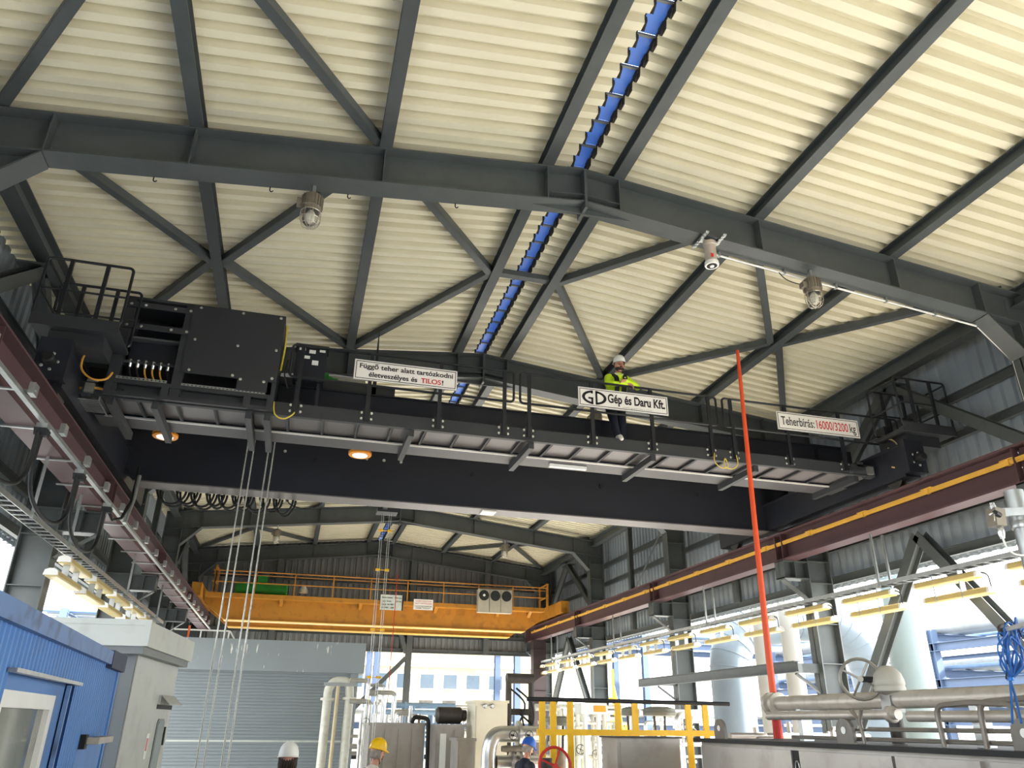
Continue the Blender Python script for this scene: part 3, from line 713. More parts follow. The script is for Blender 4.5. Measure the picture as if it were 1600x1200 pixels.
# ------------------------------------------------------------------ caged lamps on the frames
lampgrey = mat('lamp_housing', (132,124,112), 0.5, 0.35, 0.12, 9.0)
lglass = glass('lamp_glass', (240,238,230), 0.02)
cagem = mat('lamp_cage', (190,184,170), 0.3, 0.7)
def caged_lamp(x, y, ztop, label):
    t = thing('caged_lamp', (x, y, ztop), label, 'lamp', 'caged lamps on the roof frames')
    MB().box(x-0.02, x+0.02, y-0.03, y+0.03, ztop-0.16, ztop).build('bracket', galv, t)
    mb = MB().lathe((x,y,ztop-0.40), [(0.115,0),(0.115,0.05),(0.125,0.06),(0.125,0.22),(0.10,0.25),(0.06,0.27)], 20)
    for k in range(20):
        a = 2*math.pi*k/20; mb.bar((x+0.128*math.cos(a),y+0.128*math.sin(a),ztop-0.35),(x+0.128*math.cos(a),y+0.128*math.sin(a),ztop-0.18),0.008,0.022,up=(math.cos(a),math.sin(a),0))
    mb.box(x-0.19, x-0.12, y-0.05, y+0.05, ztop-0.33, ztop-0.24)
    mb.build('housing', lampgrey, t)
    MB().lathe((x,y,ztop-0.40), [(0.095,0),(0.1,-0.03),(0.1,-0.12),(0.085,-0.17),(0.05,-0.205),(0.015,-0.215)], 20).build('glass_dome', lglass, t, smooth=True)
    MB().lathe((x,y,ztop-0.40), [(0.02,0),(0.045,-0.05),(0.045,-0.12),(0.02,-0.16)], 14).build('bulb', mat('bulb_white', (245,242,232), 0.2), t, smooth=True)
    mb = MB()
    for k in range(4):
        a = math.pi*k/4+0.2; c, s = math.cos(a), math.sin(a)
        pts = [(x+r*c, y+r*s, ztop-0.40+h) for r, h in ((0.125,0),(0.128,-0.1),(0.115,-0.17),(0.08,-0.225),(0,-0.24),(-0.08,-0.225),(-0.115,-0.17),(-0.128,-0.1),(-0.125,0))]
        mb.tube(pts, 0.005, 5)
    for h, r in ((-0.02,0.127),(-0.12,0.127),(-0.2,0.1)): mb.tube([(x+r*math.cos(q),y+r*math.sin(q),ztop-0.40+h) for q in [2*math.pi*i/16 for i in range(16)]], 0.005, 5, closed=True)
    mb.build('cage', cagem, t)
    return t
def zb(x): return zt(x)-(ZR_TOP-ZR_BOT)
caged_lamp(-0.43, 8.36, zb(-0.43), 'caged glass lamp on the left rafter of the nearest frame')
caged_lamp(6.95, 8.30, zb(6.95), 'caged glass lamp on the right rafter of the nearest frame, beside a white conduit')
caged_lamp(5.9, 14.6, zb(5.9), 'caged glass lamp hanging behind the company sign')
caged_lamp(-1.0, 27.7, zb(-1.0), 'small far caged lamp above the left half of the yellow crane')
caged_lamp(7.3, 27.7, zb(7.3), 'small far caged lamp above the fan box of the yellow crane')
# speaker
sx, sy, sz = 5.22, 8.22, zb(5.22)
sp = thing('loudspeaker', (sx, sy, sz), 'grey tubular loudspeaker with a dark mouth under the nearest rafter', 'loudspeaker')
mb = MB()
for dx in (-0.14, 0.14):
    mb.box(sx+dx-0.025, sx+dx+0.025, sy-0.22, sy+0.22, sz-0.035, sz-0.015)
    for k in range(6): mb.box(sx+dx-0.02, sx+dx+0.02, sy-0.2+k*0.07, sy-0.17+k*0.07, sz-0.05, sz-0.035)
mb.box(sx-0.16, sx+0.16, sy-0.03, sy+0.03, sz-0.06, sz-0.035); mb.build('mounting_bracket', galv, sp)
MB().lathe((sx,sy,sz-0.42), [(0.085,0),(0.085,0.30),(0.095,0.31),(0.095,0.36)], 20).build('body', mat('speaker_grey', (190,178,168), 0.4, 0.2), sp, smooth=True)
MB().lathe((sx,sy,sz-0.46), [(0.1,0),(0.105,0.02),(0.1,0.06)], 20).build('rim', white_p, sp, smooth=True)
MB().lathe((sx,sy,sz-0.463), [(0.075,0),(0.078,0.01)], 18).build('mouth', rubber, sp)
MB().lathe((sx,sy,sz-0.475), [(0.03,0),(0.035,0.02)], 12).build('driver', white_p, sp)
MB().box(sx-0.05, sx-0.01, sy-0.09, sy-0.083, sz-0.36, sz-0.3).build('red_label', red, sp)
# conduit along the right rafter underside
cd = thing('conduit', (7.7, 8.47, zb(7.7)), 'thin white conduit clipped along the right rafter underside', 'conduit')
MB().tube([(5.45, 8.44, zb(5.45)-0.06), (10.1, 8.44, zb(10.1)-0.06)], 0.016, 8).build('pipe', white_p, cd, smooth=True)
for x in (5.5, 6.6, 7.5, 8.4, 9.3):
    MB().box(x-0.015, x+0.015, 8.41, 8.47, zb(x)-0.08, zb(x)+0.0).build('clip', galv, cd)
MB().tube([(6.5,8.44,zb(6.5)-0.06),(6.58,8.4,zb(6.5)-0.2),(6.75,8.36,zb(6.75)-0.25),(6.83,8.33,zb(6.8)-0.24)],0.008,6).build('lamp_lead', rubber, cd, smooth=True)
cd2 = thing('conduit_column', (10.42, 8.1, 7.0), 'white cable running down the right column edge of the nearest frame', 'cable')
MB().tube([(10.12, 8.44, 8.05), (10.66, 8.44, 7.5), (10.66, 8.42, 4.0)], 0.012, 6).build('pipe', white_p, cd2, smooth=True)
# little hooks along the left rafter
for i, x in enumerate((-2.35, -0.98, 0.0, 1.45)):
    h = thing('beam_hook', (x, 8.46, zb(x)), ['small black hook under the left rafter near the corner', 'small black hook just left of the left caged lamp', 'small black hook just right of the left caged lamp', 'small black hook under the left rafter near mid span'][i], 'hook')
    MB().tube([(x,8.45,zb(x)),(x,8.45,zb(x)-0.05),(x+0.02,8.45,zb(x)-0.07),(x+0.04,8.45,zb(x)-0.05)], 0.008, 6).build('hook', rubber, h, smooth=True)

# ------------------------------------------------------------------ LED luminaires on cable trays, both sides
cream = mat('luminaire_cream', (196,176,116), 0.4, 0, 0.05, 3.0)
diff = mat('luminaire_cover', (206,188,130), 0.35, 0, 0.03, 3.0)
def luminaire(x, y0, y1, z, tilt, label, group):
    t = thing('linear_luminaire', (x, (y0+y1)/2, z), label, 'lamp', group)
    s = 1 if x > 3 else -1
    pr = [(-0.10, 0.0), (0.10, 0.0), (0.085, 0.07), (0.03, 0.095), (-0.03, 0.095), (-0.085, 0.07)]
    MB().prism([(x+a, y0+0.05, z+b) for a, b in pr], (0, y1-y0-0.1, 0)).build('housing', cream, t)
    MB().prism([(x+a*0.88, y0+0.07, z-0.022) for a in (-0.1, 0.1)]+[(x+0.1, y0+0.07, z), (x-0.1, y0+0.07, z)], (0, y1-y0-0.14, 0)).build('cover', diff, t)
    for ya in (y0, y1-0.05): MB().prism([(x+a*1.06, ya, z+b*1.08-0.006) for a, b in pr], (0, 0.05, 0)).build('end_cap', white_p, t)
    return t
n = 0
ORD = ['first','second','third','fourth','fifth','sixth','seventh','eighth','ninth','tenth','eleventh','twelfth','thirteenth']
for k in range(13):
    y0 = 9.72+1.91*k
    luminaire(10.35, y0-0.0, y0+1.38, 4.30, 0, 'cream linear lamp in the upper row under the right tray, %s from the viewer' % ORD[k], 'linear lamps along the right side')
    luminaire(10.40, y0-0.12, y0+1.26, 4.04, 0, 'cream linear lamp in the lower row under the right tray, %s from the viewer' % ORD[k], 'linear lamps along the right side')
luminaire(10.35, 7.81, 9.19, 4.30, 0, 'cream linear lamp cut by the right edge of the picture, upper row', 'linear lamps along the right side')
luminaire(10.40, 7.69, 9.07, 4.04, 0, 'cream linear lamp cut by the right edge of the picture, lower row', 'linear lamps along the right side')
for k in range(5):
    y0 = 13.70+1.88*k
    luminaire(-3.70, y0, y0+1.6, 4.40, 0, 'cream linear lamp in the upper row under the left tray, %s from the viewer' % ORD[k], 'linear lamps along the left side')
    luminaire(-3.72, y0-0.45, y0+1.15, 4.12, 0, 'cream linear lamp in the lower row under the left tray, %s from the viewer' % ORD[k], 'linear lamps along the left side')
def tray(x, z, y0, y1, label, drops):
    t = thing('cable_tray', (x, (y0+y1)/2, z), label, 'cable tray')
    mb = MB().box(x-0.11, x-0.095, y0, y1, z, z+0.07).box(x+0.095, x+0.11, y0, y1, z, z+0.07); mb.build('side_rails', galv, t)
    o = MB().box(-0.095, 0.095, 0, 0.03, 0, 0.015).build('tmp', galv); m_r = o.data; bpy.data.objects.remove(o); y = y0
    while y < y1: inst('rung', m_r, t, Vector((x, y, z))-t.location); y += 0.25
    for dx in (-0.05, -0.01, 0.03): MB().tube([(x+dx, y0, z+0.035), (x+dx, y1, z+0.035)], 0.016, 6).build('cable', rubber, t)
    for y, ztop in drops:
        for dx in (-0.13, 0.13) if x > 3 else (0.13,):
            b = MB().box(x+dx-0.02, x+dx+0.02, y-0.006, y+0.006, z-0.02, ztop)
            b.box(x+dx-0.02, x+dx-0.008, y-0.012, y+0.03, z-0.02, ztop)
            b.build('hanger_strut', galv, t)
    return t
tray(10.33, 4.46, 3.0, 32.5, 'long ladder cable tray carrying the lamps along the right side', [(6.0,5.41),(11.8,5.41),(18.2,5.41),(24.4,5.41),(31.0,5.41)])
tray(-3.70, 4.56, 3.0, 24.0, 'long ladder cable tray carrying the lamps along the left side', [(11.3,5.41),(13.3,5.41),(18.3,5.41),(22.6,5.41)])
# lamp pendants and clamps
pend = thing('lamp_clamps', (10.37, 20, 4.2), 'small steel clamps joining the two rows of lamps on the right', 'clamps')
mbp = []
for k in range(14):
    y0 = 7.81+1.91*k
    for q in (0.4, 0.95): MB().box(10.30, 10.40, y0+q, y0+q+0.02, 4.02, 4.46).build('clamp', galv, pend)
    MB().tube([(10.36,y0+0.02,4.36),(10.36,y0-0.1,4.3),(10.36,y0-0.12,4.15),(10.38,y0-0.1,4.07)], 0.01, 6).build('lead', rubber, pend, smooth=True)
pend2 = thing('lamp_clamps', (-3.7, 17, 4.2), 'small steel clamps joining the two rows of lamps on the left', 'clamps')
for k in range(5):
    y0 = 13.70+1.88*k
    for q in (0.25, 0.9): MB().box(-3.76, -3.66, y0+q, y0+q+0.02, 4.1, 4.57).build('clamp', galv, pend2)

# ------------------------------------------------------------------ yellow far crane
YC = thing('yellow_crane', (3.3, 30.6, 6.06), 'weathered yellow overhead crane with railings at the far end of the hall', 'overhead crane')
mb = MB().prism([(-2.55,30.3,5.46),(8.85,30.3,5.46),(9.7,30.3,6.0),(9.7,30.3,6.2),(-3.3,30.3,6.2),(-3.3,30.3,6.0)], (0,0.4,0)); g = mb.build('front_girder', yellow, YC)
MB().box(-2.55,8.85,30.22,30.78,5.43,5.46).build('bottom_flange', busbar, g)
mb = MB().prism([(-2.55,32.6,5.46),(8.85,32.6,5.46),(9.7,32.6,6.0),(9.7,32.6,6.2),(-3.3,32.6,6.2),(-3.3,32.6,6.0)], (0,0.4,0)); g = mb.build('back_girder', yellow, YC)
MB().box(-2.55,8.85,32.52,33.08,5.43,5.46).build('bottom_flange', busbar, g)
MB().box(-3.2,9.6,32.6,32.62,6.2,6.5).build('toe_board', yellow, g)
w = MB().box(-3.2,9.55,29.85,29.9,6.18,6.33).box(-3.2,9.55,29.9,30.35,6.18,6.22).build('walkway', yellow, YC)
for x in (-0.6, 2.3, 5.2, 7.7, 9.0):
    MB().prism([(x-0.06,29.95,6.18),(x-0.06,30.3,6.18),(x-0.06,30.3,5.98)], (0.12,0,0)).build('bracket', yellow, w)
for x in [-3.0+1.405*i for i in range(10)]:
    MB().box(x-0.02,x+0.02,29.86,29.9,6.33,7.12).build('post', yellow, w)
for z, r in ((7.12,0.022),(7.0,0.014),(6.72,0.022)):
    MB().tube([(-3.1,29.88,z),(9.65,29.88,z)], r, 6).build('rail', yellow, w, smooth=True)
for xc in (RXL+0.05, RXR-0.05):
    MB().box(xc-0.16,xc+0.16,29.2,33.6,6.1,6.55).build('end_carriage', yellow, YC)
    xx = xc+(0.5 if xc < 0 else -0.5)
    MB().box(xx-0.03,xx+0.03,29.86,29.92,6.3,7.3).box(xx-0.03,xx+0.03,30.9,30.96,6.3,7.3).box(xx-0.02,xx+0.02,29.88,30.95,7.25,7.3).box(xx-0.02,xx+0.02,29.88,30.95,6.75,6.8).build('end_rail', yellow, YC)
gh = thing('green_hoist', (-1.4, 31.7, 6.25), 'green hoist on top of the yellow crane behind its railing', 'hoist')
MB().lathe((-2.4,31.6,6.75),[(0.2,0),(0.26,0.03),(0.26,1.9),(0.2,1.95)],18,(1,0,0)).build('drum', green, gh, smooth=True)
MB().box(-1.6,-1.25,31.4,31.8,6.98,7.25).build('gearbox', green, gh)
MB().box(-2.5,-0.3,31.3,32.0,6.2,6.5).build('frame', yellow, gh)
MB().lathe((0.15,30.2,6.5),[(0.02,0.3),(0.08,0.25),(0.16,0.1),(0.17,0)],16,(0,0,1)).build('lamp_bell', alu, gh, smooth=True)
# fan box
fb = thing('fan_unit', (7.4, 29.8, 6.0), 'grey air-cooling box with three round fans on the yellow crane', 'cooling unit')
MB().box(6.75,8.12,29.55,29.84,6.02,6.9).build('casing', mat('fan_box_grey', (176,170,154), 0.5, 0.1), fb)
for k in range(3):
    x = 6.975+k*0.455
    f = MB().lathe((x,29.545,6.66),[(0.2,0),(0.2,0.02)],24,(0,-1,0)).build('fan_grille', mat('fan_dark', (40,44,42), 0.5), fb)
    MB().lathe((x,29.52,6.66),[(0.05,0),(0.05,0.01)],12,(0,-1,0)).build('hub', white_p if k == 0 else mat('fan_dark', (40,44,42)), f)
    mb = MB()
    for r in (0.1,0.15,0.19): mb.tube([(x+r*math.cos(q),29.515,6.66+r*math.sin(q)) for q in [2*math.pi*i/20 for i in range(20)]],0.004,4,closed=True)
    mb.build('guard', mat('fan_dark', (40,44,42)), f)
    if k: MB().box(x-0.235,x-0.225,29.535,29.55,6.04,6.88).build('seam', mat('fan_dark', (40,44,42)), fb)
sA = board(3.0,3.86,5.97,6.53,29.78,'pale sign with four dark text lines on the yellow crane railing',border=False,m=mat('sign_pale', (206,212,204), 0.5))
MB().box(3.82,3.87,29.77,29.79,5.96,6.52).build('edge', ink, sA)
for (s, xa_, xb2, zb2) in (('Main hoist:',3.06,3.46,6.40),('50,0 ton',3.53,3.80,6.40),('Aux. hoist:',3.06,3.42,6.27),('5,0 ton',3.56,3.80,6.27),('Serial. No 2001',3.06,3.52,6.15),('EN 13001 - 2009',3.06,3.52,6.03)):
    lettering(s, xa_, xb2, zb2, 0.055, 29.775, ink, sA, bold=0.02, serif=False)
sB = board(4.27,5.02,6.03,6.42,29.78,'white and pink notice on the yellow crane railing',border=False)
for (s, z, mm, x0, x1) in (('VIGYÁZAT! FÜGGŐ TEHER',6.33,red,4.33,4.96),('ALATT TARTÓZKODNI',6.245,red,4.32,4.97),('TILOS ÉS ÉLETVESZÉLYES',6.14,ink,4.32,4.97),('ÜZEMI TERÜLET',6.07,ink,4.36,4.92)):
    lettering(s, x0, x1, z, 0.045, 29.775, mm, sB, bold=0.01, serif=False)

# ------------------------------------------------------------------ pendant cables behind the black girder
pc = thing('pendant_cable', (1.63, 16.2, 1.3), 'thin hanging control cables with yellow clamps in front of the far crane', 'cable')
for dx in (-0.1, -0.06, 0.06, 0.1):
    MB().tube([(1.62+dx,16.2,1.1),(1.62+dx,16.2,6.2)],0.006,5).build('strand', rp_m, pc)
for z in (5.83, 5.0, 3.8, 2.9):
    MB().box(1.48,1.57,16.17,16.23,z-0.015,z+0.03).box(1.67,1.76,16.17,16.23,z-0.015,z+0.03).box(1.57,1.67,16.19,16.21,z,z+0.012).build('clamp', safety, pc)
MB().box(1.4,1.84,16.0,16.35,6.2,6.28).box(1.5,1.6,15.3,16.2,6.24,6.28).build('holder', black2, pc)
# orange pole
op = thing('orange_pole', (6.87, 10.5, 0), 'long orange tapered pole rising past the crane from the pipework', 'pole')
MB().tube([(6.86,10.5,0.0),(6.86,10.5,3.0),(6.90,10.5,5.0),(6.98,10.5,8.17)],[0.052,0.05,0.042,0.03],12).build('shaft', mat('pole_orange',(222,84,44),0.45,0,0.06,2.0), op, smooth=True)
MB().tube([(6.86,10.5,1.6),(6.86,10.5,2.42)],[0.075,0.06],10).build('base_sleeve', mat('pole_red',(170,40,36),0.6,0,0.2,6.0), op, smooth=True)
# ------------------------------------------------------------------ people
skin_m = mat('skin', (206,150,126), 0.5, 0, 0.05, 8.0)
hair_m = mat('hair_dark', (50,38,30), 0.7, 0, 0.2, 20.0); hair_g = mat('hair_grey', (150,142,134), 0.7, 0, 0.2, 20.0)
hiviz = mat('hi_vis_yellow', (212,248,40), 0.6, 0, 0.05, 6.0); navy = mat('trouser_navy', (24,28,44), 0.8, 0, 0.12, 8.0)
blackcloth = mat('harness_black', (24,24,28), 0.7, 0, 0.1, 8.0); whitecloth = mat('shirt_white', (222,216,206), 0.8, 0, 0.05, 5.0)
shoe = mat('shoe_white', (226,224,218), 0.5)
class Body:
    def __init__(s): s.c = []
    def cap(s, a, b, ra, rb, m): s.c.append((Vector(a), Vector(b), ra, rb, m)); return s
    def chain(s, pts, rs, m):
        for i in range(len(pts)-1): s.cap(pts[i], pts[i+1], rs[i], rs[i+1], m if not isinstance(m, list) else m[i])
        return s
    def build(s, name, mats, parent, voxel=0.011):
        mb = MB()
        for a, b, ra, rb, m in s.c:
            d = b-a; L = d.length
            ax = d.normalized() if L > 1e-6 else Vector((0,0,1))
            prof = []
            for k in range(7):
                t = -math.pi/2+math.pi/2*k/6; prof.append((max(1e-4, ra*math.cos(t)), ra*math.sin(t)))
            for k in range(7):
                t = math.pi/2*k/6; prof.append((max(1e-4, rb*math.cos(t)), L+rb*math.sin(t)))
            mb.lathe(a, prof, 14, ax)
        tmp = mb.build('tmp', mats[0])
        r = tmp.modifiers.new('r', 'REMESH'); r.mode = 'VOXEL'; r.voxel_size = voxel
        sm = tmp.modifiers.new('s', 'SMOOTH'); sm.factor = 0.5; sm.iterations = 3
        dg = bpy.context.evaluated_depsgraph_get(); dg.update()
        me = bpy.data.meshes.new_from_object(tmp.evaluated_get(dg)); me.name = name
        old = tmp.data; bpy.data.objects.remove(tmp); bpy.data.meshes.remove(old)
        me.materials.clear()
        for m in mats: me.materials.append(m)
        idx = []
        for p in me.polygons:
            best = 1e9; bi = 0; c = p.center
            for a, b, ra, rb, m in s.c:
                d = b-a; L2 = d.length_squared; t = 0 if L2 < 1e-9 else max(0, min(1, (c-a).dot(d)/L2))
                q = (c-(a+d*t)).length-(ra+(rb-ra)*t)
                if q < best: best = q; bi = m
            idx.append(bi)
        me.polygons.foreach_set('material_index', idx); me.polygons.foreach_set('use_smooth', [True]*len(idx))
        o = bpy.data.objects.new(name, me); COL.objects.link(o); o.parent = parent
        return o
def head(B, c, f, up, m=0):
    """skull, jaw, nose, ears; f = facing unit vector"""
    c = Vector(c); f = Vector(f).normalized(); up = Vector(up).normalized(); sd = f.cross(up).normalized()
    B.cap(c+up*0.035-f*0.015, c+up*0.03+f*0.012, 0.088, 0.086, m)
    B.cap(c-up*0.02+f*0.02, c-up*0.075+f*0.035, 0.068, 0.046, m)
    B.cap(c+up*0.012+f*0.098, c-up*0.022+f*0.116, 0.010, 0.015, m)
    for k in (-1, 1):
        B.cap(c+sd*k*0.084+up*0.015, c+sd*k*0.086-up*0.03, 0.012, 0.009, m)
        B.cap(c+sd*k*0.04+up*0.03+f*0.078, c+sd*k*0.015+up*0.033+f*0.085, 0.014, 0.014, m)
    return c, f, up, sd
def face_bits(c, f, up, sd, parent, glasses=False, beard=False, hairm=None):
    if beard:
        mb = MB()
        for k in range(-4, 5):
            a = k*0.27; p = c-up*0.07+(f*math.cos(a)+sd*math.sin(a))*0.068
            mb.lathe(p, [(0.004,-0.03),(0.02,-0.018),(0.024,0),(0.02,0.02),(0.006,0.035)], 8, up)
        mb.lathe(c-up*0.038+f*0.098, [(0.003,-0.03),(0.01,-0.02),(0.012,0),(0.01,0.02),(0.003,0.03)], 8, sd)
        mb.build('beard', hairm or hair_m, parent, smooth=True, local=True)
    mb = MB().lathe(c-up*0.056+f*0.098, [(0.002,-0.022),(0.006,-0.01),(0.007,0),(0.006,0.01),(0.002,0.022)], 8, sd)
    mb.build('mouth', mat('lips', (150,84,76), 0.5), parent, smooth=True, local=True)
    mb = MB()
    for k in (-1, 1): mb.lathe(c+sd*k*0.032+up*0.014+f*0.076, [(0.002,0.0),(0.010,0.004),(0.012,0.010),(0.006,0.016)], 8, f)
    mb.build('eyes', mat('eye_dark', (40,34,30), 0.3), parent, smooth=True, local=True)
    if glasses:
        mb = MB()
        for k in (-1, 1):
            ctr = c+sd*k*0.034+up*0.012+f*0.100
            mb.tube([ctr+sd*0.027*math.cos(q)+up*0.02*math.sin(q) for q in [2*math.pi*i/14 for i in range(14)]], 0.003, 5, closed=True)
            mb.tube([ctr+sd*k*0.027, c+sd*k*0.085+up*0.015], 0.003, 5)
        mb.tube([c+sd*0.008+up*0.014+f*0.104, c-sd*0.008+up*0.014+f*0.104], 0.003, 5)
        mb.build('glasses', rubber, parent, local=True)
def helmet(c, f, up, m, parent, strap=True):
    sd = f.cross(up).normalized(); hb = c+up*0.055
    mb = MB(); n = 24; prof = [(1.0,0.0),(1.0,0.03),(0.96,0.06),(0.85,0.10),(0.64,0.132),(0.35,0.15),(0.02,0.156)]
    base = len(mb.v)
    for r, h in prof:
        for j in range(n):
            a = 2*math.pi*j/n; mb.v.append(hb+f*(0.132*r*math.cos(a))+sd*(0.108*r*math.sin(a))+up*h)
    for i in range(len(prof)-1):
        for j in range(n): mb.f.append((i*n+j, i*n+(j+1)%n, (i+1)*n+(j+1)%n, (i+1)*n+j)); mb.mi.append(0)
    mb.f.append(tuple((len(prof)-1)*n+j for j in range(n))); mb.mi.append(0)
    h = mb.build('helmet', m, parent, smooth=True, local=True)
    mb = MB(); pts = []
    for j in range(n):
        a = 2*math.pi*j/n; ext = 0.045*max(0, math.cos(a))**1.5
        mb.v.append(hb+f*((0.130)*math.cos(a))+sd*(0.106*math.sin(a))); mb.v.append(hb+f*((0.142+ext)*math.cos(a))+sd*(0.118*math.sin(a))-up*(0.008+0.012*max(0,math.cos(a))))
        mb.v.append(hb+f*((0.142+ext)*math.cos(a))+sd*(0.118*math.sin(a))-up*(0.003+0.012*max(0,math.cos(a)))); mb.v.append(hb+f*((0.130)*math.cos(a))+sd*(0.106*math.sin(a))+up*0.01)
    for j in range(n):
        for q in range(4):
            mb.f.append((4*j+q, 4*((j+1)%n)+q, 4*((j+1)%n)+(q+1)%4, 4*j+(q+1)%4)); mb.mi.append(0)
    mb.build('brim', m, h, smooth=True, local=True)
    mb = MB()
    for dx in (-0.03, 0, 0.03): mb.tube([hb+sd*dx+f*0.11*math.cos(q)+up*(0.155*math.sin(q)) for q in [math.pi*(0.08+0.84*i/10) for i in range(11)]], 0.006, 6)
    mb.build('crown_ribs', m, h, smooth=True, local=True)
    if strap:
        mb = MB()
        for k in (-1, 1): mb.tube([hb+sd*k*0.098+f*0.02, c+sd*k*0.088-up*0.03, c+sd*k*0.04-up*0.115+f*0.05, c-up*0.125+f*0.06], 0.006, 5)
        mb.build('chin_strap', blackcloth, h, local=True)
    return h
def hand(B, wrist, d, palm_n, m=0, curl=0.5, s=1.0):
    """palm and five bent fingers; d = direction of the fingers, palm_n = where the palm faces"""
    w = Vector(wrist); d = Vector(d).normalized(); pn = Vector(palm_n); pn = (pn-d*pn.dot(d)).normalized(); sd = d.cross(pn)
    for k in (-1.5, -0.5, 0.5, 1.5): B.cap(w+sd*k*0.012*s, w+d*0.085*s+sd*k*0.019*s, 0.017*s, 0.014*s, m)
    for k, L in ((-1.5, 0.062), (-0.5, 0.075), (0.5, 0.08), (1.5, 0.07)):
        p0 = w+d*0.088*s+sd*k*0.021*s
        d1 = (d*math.cos(curl*0.8)+pn*math.sin(curl*0.8)); d2 = (d*math.cos(curl*2.0)+pn*math.sin(curl*2.0)); d3 = (d*math.cos(curl*2.7)+pn*math.sin(curl*2.7))
        p1 = p0+d1*L*0.45*s; p2 = p1+d2*L*0.32*s; p3 = p2+d3*L*0.25*s
        B.chain([p0, p1, p2, p3], [0.0095*s, 0.009*s, 0.0085*s, 0.0075*s], m)
    t0 = w+d*0.025*s+sd*0.026*s; t1 = t0+(d*0.6+sd*0.75+pn*0.3).normalized()*0.042*s; t2 = t1+(d*0.85+sd*0.25+pn*0.5).normalized()*0.034*s
    B.chain([t0, t1, t2], [0.014*s, 0.011*s, 0.0095*s], m)
def rot(p, a): c, s = math.cos(a), math.sin(a); return Vector((p[0]*c-p[1]*s, p[0]*s+p[1]*c, p[2]))

# worker leaning on the crane railing (faces -Y)
pw = thing('person', (5.12, 11.64, 6.43), 'worker in a yellow shirt, dark harness and white helmet leaning on the crane railing', 'person')
B = Body()
# mats: 0 skin 1 shirt 2 trousers 3 shoe 4 vest
B.chain([(0,0.10,0.96),(0,0.02,1.12),(0,-0.07,1.30),(0,-0.10,1.40)], [0.145,0.14,0.155,0.12], [2,1,1])
B.cap((-0.09,0.02,1.14),(-0.11,-0.08,1.34),0.105,0.10,1); B.cap((0.09,0.02,1.14),(0.11,-0.08,1.34),0.105,0.10,1)
B.cap((-0.17,-0.10,1.40),(0.17,-0.10,1.40),0.075,0.075,1)
B.cap((0,-0.11,1.42),(0,-0.15,1.53),0.058,0.055,0)
B.chain([(-0.19,-0.10,1.39),(-0.27,-0.25,1.20),(-0.20,-0.36,1.165),(0.03,-0.40,1.175)], [0.072,0.058,0.05,0.038], 1)
B.chain([(0.19,-0.10,1.39),(0.31,-0.24,1.21),(0.22,-0.37,1.18),(0.02,-0.43,1.215)], [0.072,0.058,0.05,0.038], 1)
hand(B, (0.04,-0.405,1.172), (0.85,-0.3,-0.35), (0,-0.2,-1), 0, 0.55)
hand(B, (0.0,-0.435,1.212), (-0.9,-0.25,-0.15), (0,-0.3,-1), 0, 0.5)
for k in (-1, 1):
    if k > 0:
        B.chain([(k*0.085,0.10,0.95),(k*0.10,0.03,0.52),(k*0.085-0.0,0.06,0.10)], [0.115,0.075,0.06], 2)
        B.chain([(k*0.085,0.09,0.045),(k*0.09,-0.10,0.04),(k*0.095,-0.15,0.035)], [0.046,0.042,0.033], 3)
    else:   # foot propped on the toe board
        B.chain([(-0.085,0.10,0.95),(-0.11,-0.08,0.56),(-0.11,-0.21,0.25)], [0.115,0.075,0.06], 2)
        B.chain([(-0.11,-0.215,0.20),(-0.13,-0.37,0.17),(-0.15,-0.47,0.10)], [0.046,0.044,0.036], 3)
c, f, up, sd = head(B, (0,-0.185,1.615), (0.03,-1,-0.12), (0,-0.12,1))
B.build('body', [skin_m, hiviz, navy, shoe, blackcloth], pw, 0.0085)
face_bits(c, f, up, sd, pw, True, True)
helmet(c, f, up, mat('helmet_white', (240,240,236), 0.3), pw)
# harness vest: two chest panels and straps over the shoulders
def strap_strip(pts, w, t, nrm):
    mb = MB()
    for a, b in zip(pts[:-1], pts[1:]): mb.bar(a, b, w, t, up=nrm)
    return mb
for k in (-1, 1):
    strap_strip([(k*0.11,-0.02,1.475),(k*0.105,-0.15,1.46),(k*0.085,-0.235,1.36),(k*0.07,-0.235,1.24),(k*0.07,-0.19,1.10)], 0.085, 0.02, (0,-1,0.3)).build('harness_strap', blackcloth, pw, local=True)
strap_strip([(-0.16,-0.16,1.06),(-0.07,-0.20,1.07),(0.07,-0.20,1.07),(0.16,-0.16,1.06)], 0.05, 0.02, (0,-1,0)).build('waist_belt', blackcloth, pw, local=True)
MB().box(0.06,0.09,-0.262,-0.25,1.36,1.375).build('badge', white_p, pw, local=True)
MB().tube([(-0.09,-0.06,1.47),(-0.075,-0.17,1.47),(-0.02,-0.215,1.43)],0.014,6).tube([(0.09,-0.06,1.47),(0.075,-0.17,1.47),(0.02,-0.215,1.43)],0.014,6).build('collar', whitecloth, pw, smooth=True, local=True)

